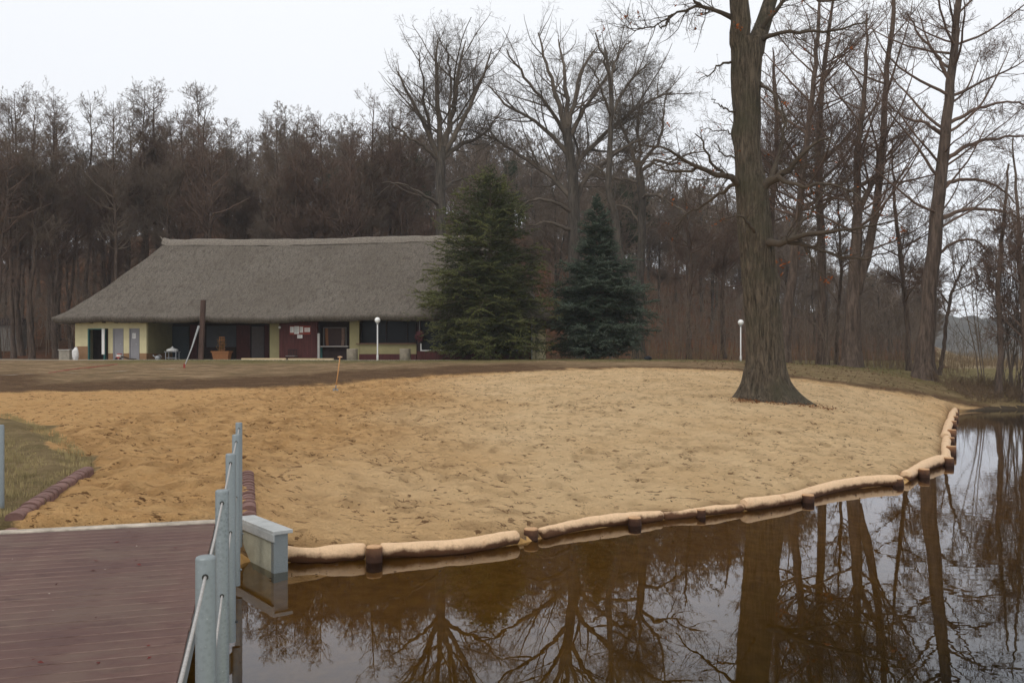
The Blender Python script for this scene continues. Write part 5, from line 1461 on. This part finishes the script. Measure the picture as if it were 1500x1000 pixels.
# railing
rl = empty('railing', (0, 0, 0)); tag(rl, 'galvanised steel posts threaded with wire ropes along the right side of the jetty', 'railing')
tops = [(225, 1095, 1.455), (301.5, 814, 2.98), (325.5, 717, 4.50), (338, 664, 6.02), (346, 636, 7.52), (350, 618.5, 9.08)]
PR = .035; tp_w = []
for k, (px, py, D) in enumerate(tops):
    w = W(px, py, D); zt = w[2]
    if k == 5: zt = w[2]
    tp_w.append((w[0], w[1], zt))
    if k == 0: continue
    p = MB().lathe((w[0], w[1], .27), (w[0], w[1], zt), [(0, PR), (.9925, PR), (.998, PR * .93), (1, PR * .8)], 40).build('post', galv, rl); autosmooth(p, 50)
    MB().box(w[0] - .052, w[0] - .036, w[1] - .05, w[1] + .05, .33, .50).cyl((w[0] - .05, w[1], .41), (w[0] + .048, w[1], .41), .010, n=6).build('bracket', dark_steel if k == 3 else galv, p)
    dr = MB()
    for zz in (zt - .065, zt - .55): dr.cyl((w[0] - dv[0] * (PR + .004), w[1] - dv[1] * (PR + .004), zz), (w[0] + dv[0] * (PR + .004), w[1] + dv[1] * (PR + .004), zz), .011, n=10)
    dr.build('grommet', dark_steel, p)
ropem = simple('wire_rope', (.42, .40, .38), .5, .2, 80, .001, 200, metal=.3)
for dz in (.065, .55):
    pts = []
    for a, b in zip(tp_w, tp_w[1:]):
        for s in np.linspace(0, 1, 8)[:-1]:
            pts.append((a[0] + (b[0] - a[0]) * s, a[1] + (b[1] - a[1]) * s, a[2] + (b[2] - a[2]) * s - dz - .012 * math.sin(math.pi * s)))
    pts.append((tp_w[-1][0], tp_w[-1][1], tp_w[-1][2] - dz))
    MB().path(pts, .0052, 8).build('wire_rope', ropem, rl, True)
# left railing post at the picture edge
e = empty('railing_post', (-5.655, 9.36, 0)); tag(e, 'single galvanised post cut by the left edge of the photo', 'post')
x_ = (1.2 - 750) / F * 9.36 - e.location[0]
p = MB().lathe((x_, 0, .25), (x_, 0, HC - 94 / F * 9.36), [(0, PR), (.99, PR), (1, PR * .85)], 30).build('tube', galv, e); autosmooth(p, 50)
MB().box(x_ - .06, x_ + .06, -.06, .06, .35, .45, .005).build('bracket', galv, e)

# fallen leaves on the deck
rs = np.random.RandomState(21)
n = 46; lx = -rs.uniform(.1, 2.5, n); ly = -rs.uniform(.1, 4.6, n)
wp = np.c_[JE[0] + pv[0] * lx + dv[0] * ly, JE[1] + pv[1] * lx + dv[1] * ly, np.full(n, DZ + .010)]
for nm, sl, mc_, lab in (('fallen_leaves', slice(0, 30), simple('wine_leaf', (.12, .025, .02), .8, .4), 'dark red wet leaves scattered on the jetty boards'), ('pale_specks', slice(30, 46), simple('pale_speck', (.6, .52, .42), .8, .3), 'tiny pale leaf scraps scattered on the jetty boards')):
    o = leaf_cards(rs, nm, wp[sl], .022 if nm[0] == 'f' else .009, mc_, None, 1, .12); tag(o, lab, 'leaves', kind='stuff')

# ------------------------------------------------------------------ haze
HAZE = 0.00035
if HAZE:
    m = bpy.data.materials.new('haze'); m.use_nodes = True; nt = m.node_tree; nt.nodes.clear()
    o_ = nt.nodes.new('ShaderNodeOutputMaterial'); pvn = nt.nodes.new('ShaderNodeVolumePrincipled')
    pvn.inputs['Color'].default_value = (.80, .86, .95, 1); pvn.inputs['Density'].default_value = HAZE
    nt.links.new(pvn.outputs[0], o_.inputs['Volume'])
    h = MB().box(-905, 905, -65, 1560, -3.5, 62).build('haze', m); tag(h, 'thin pale winter haze', kind='stuff')

# ------------------------------------------------------------------ light, sky, camera
SUN_E, SUN_R = rad(48), rad(215)
w = bpy.data.worlds.new('World'); SC.world = w; w.use_nodes = True; nt = w.node_tree; nt.nodes.clear()
out = nt.nodes.new('ShaderNodeOutputWorld'); bg = nt.nodes.new('ShaderNodeBackground'); bg.inputs[1].default_value = .1
sky = nt.nodes.new('ShaderNodeTexSky'); sky.sky_type = 'NISHITA'; sky.sun_disc = False; sky.sun_elevation = SUN_E; sky.sun_rotation = SUN_R
tc = nt.nodes.new('ShaderNodeTexCoord'); sx = nt.nodes.new('ShaderNodeSeparateXYZ'); nt.links.new(tc.outputs['Generated'], sx.inputs[0])
nz = nt.nodes.new('ShaderNodeTexNoise'); nz.inputs['Scale'].default_value = 2.2; nz.inputs['Detail'].default_value = 4; nt.links.new(tc.outputs['Generated'], nz.inputs['Vector'])
ad = nt.nodes.new('ShaderNodeMath'); ad.operation = 'MULTIPLY_ADD'; nt.links.new(nz.outputs['Fac'], ad.inputs[0]); ad.inputs[1].default_value = .12; nt.links.new(sx.outputs[2], ad.inputs[2])
cr = nt.nodes.new('ShaderNodeValToRGB'); e0, e1 = cr.color_ramp.elements
e0.position = .0; e0.color = (.78, .80, .845, 1); e1.position = 1.; e1.color = (1.0, 1.0, 1.0, 1)
em = cr.color_ramp.elements.new(.42); em.color = (.86, .875, .90, 1)
nt.links.new(ad.outputs[0], cr.inputs[0])
sc_ = nt.nodes.new('ShaderNodeVectorMath'); sc_.operation = 'SCALE'; sc_.inputs[3].default_value = 10.2; nt.links.new(cr.outputs[0], sc_.inputs[0])
mx = nt.nodes.new('ShaderNodeMix'); mx.data_type = 'RGBA'; mx.inputs[0].default_value = .92
nt.links.new(sky.outputs[0], mx.inputs[6]); nt.links.new(sc_.outputs[0], mx.inputs[7])
nt.links.new(mx.outputs[2], bg.inputs[0]); nt.links.new(bg.outputs[0], out.inputs[0])
sl = bpy.data.lights.new('sun', 'SUN'); sl.energy = .7; sl.angle = rad(20); sl.color = (1, .95, .88)
so = bpy.data.objects.new('sun', sl); COL.objects.link(so)
so.rotation_euler = (math.pi / 2 - SUN_E, 0, math.pi - SUN_R)

cam = bpy.data.cameras.new('camera'); co = bpy.data.objects.new('camera', cam); COL.objects.link(co)
co.location = (0, 0, HC); co.rotation_euler = (math.pi / 2, 0, 0)
cam.sensor_width = 36; cam.lens = 36 * F / 1500; cam.shift_y = (YH - 500) / 1500
cam.clip_end = 4000; cam.clip_start = .05
SC.camera = co
SC.view_settings.view_transform = 'Standard'; SC.view_settings.look = 'None'; SC.view_settings.exposure = .24; SC.view_settings.gamma = 1
SC.cycles.max_bounces = 8; SC.cycles.transparent_max_bounces = 8; SC.cycles.diffuse_bounces = 2; SC.cycles.glossy_bounces = 3; SC.cycles.volume_bounces = 1
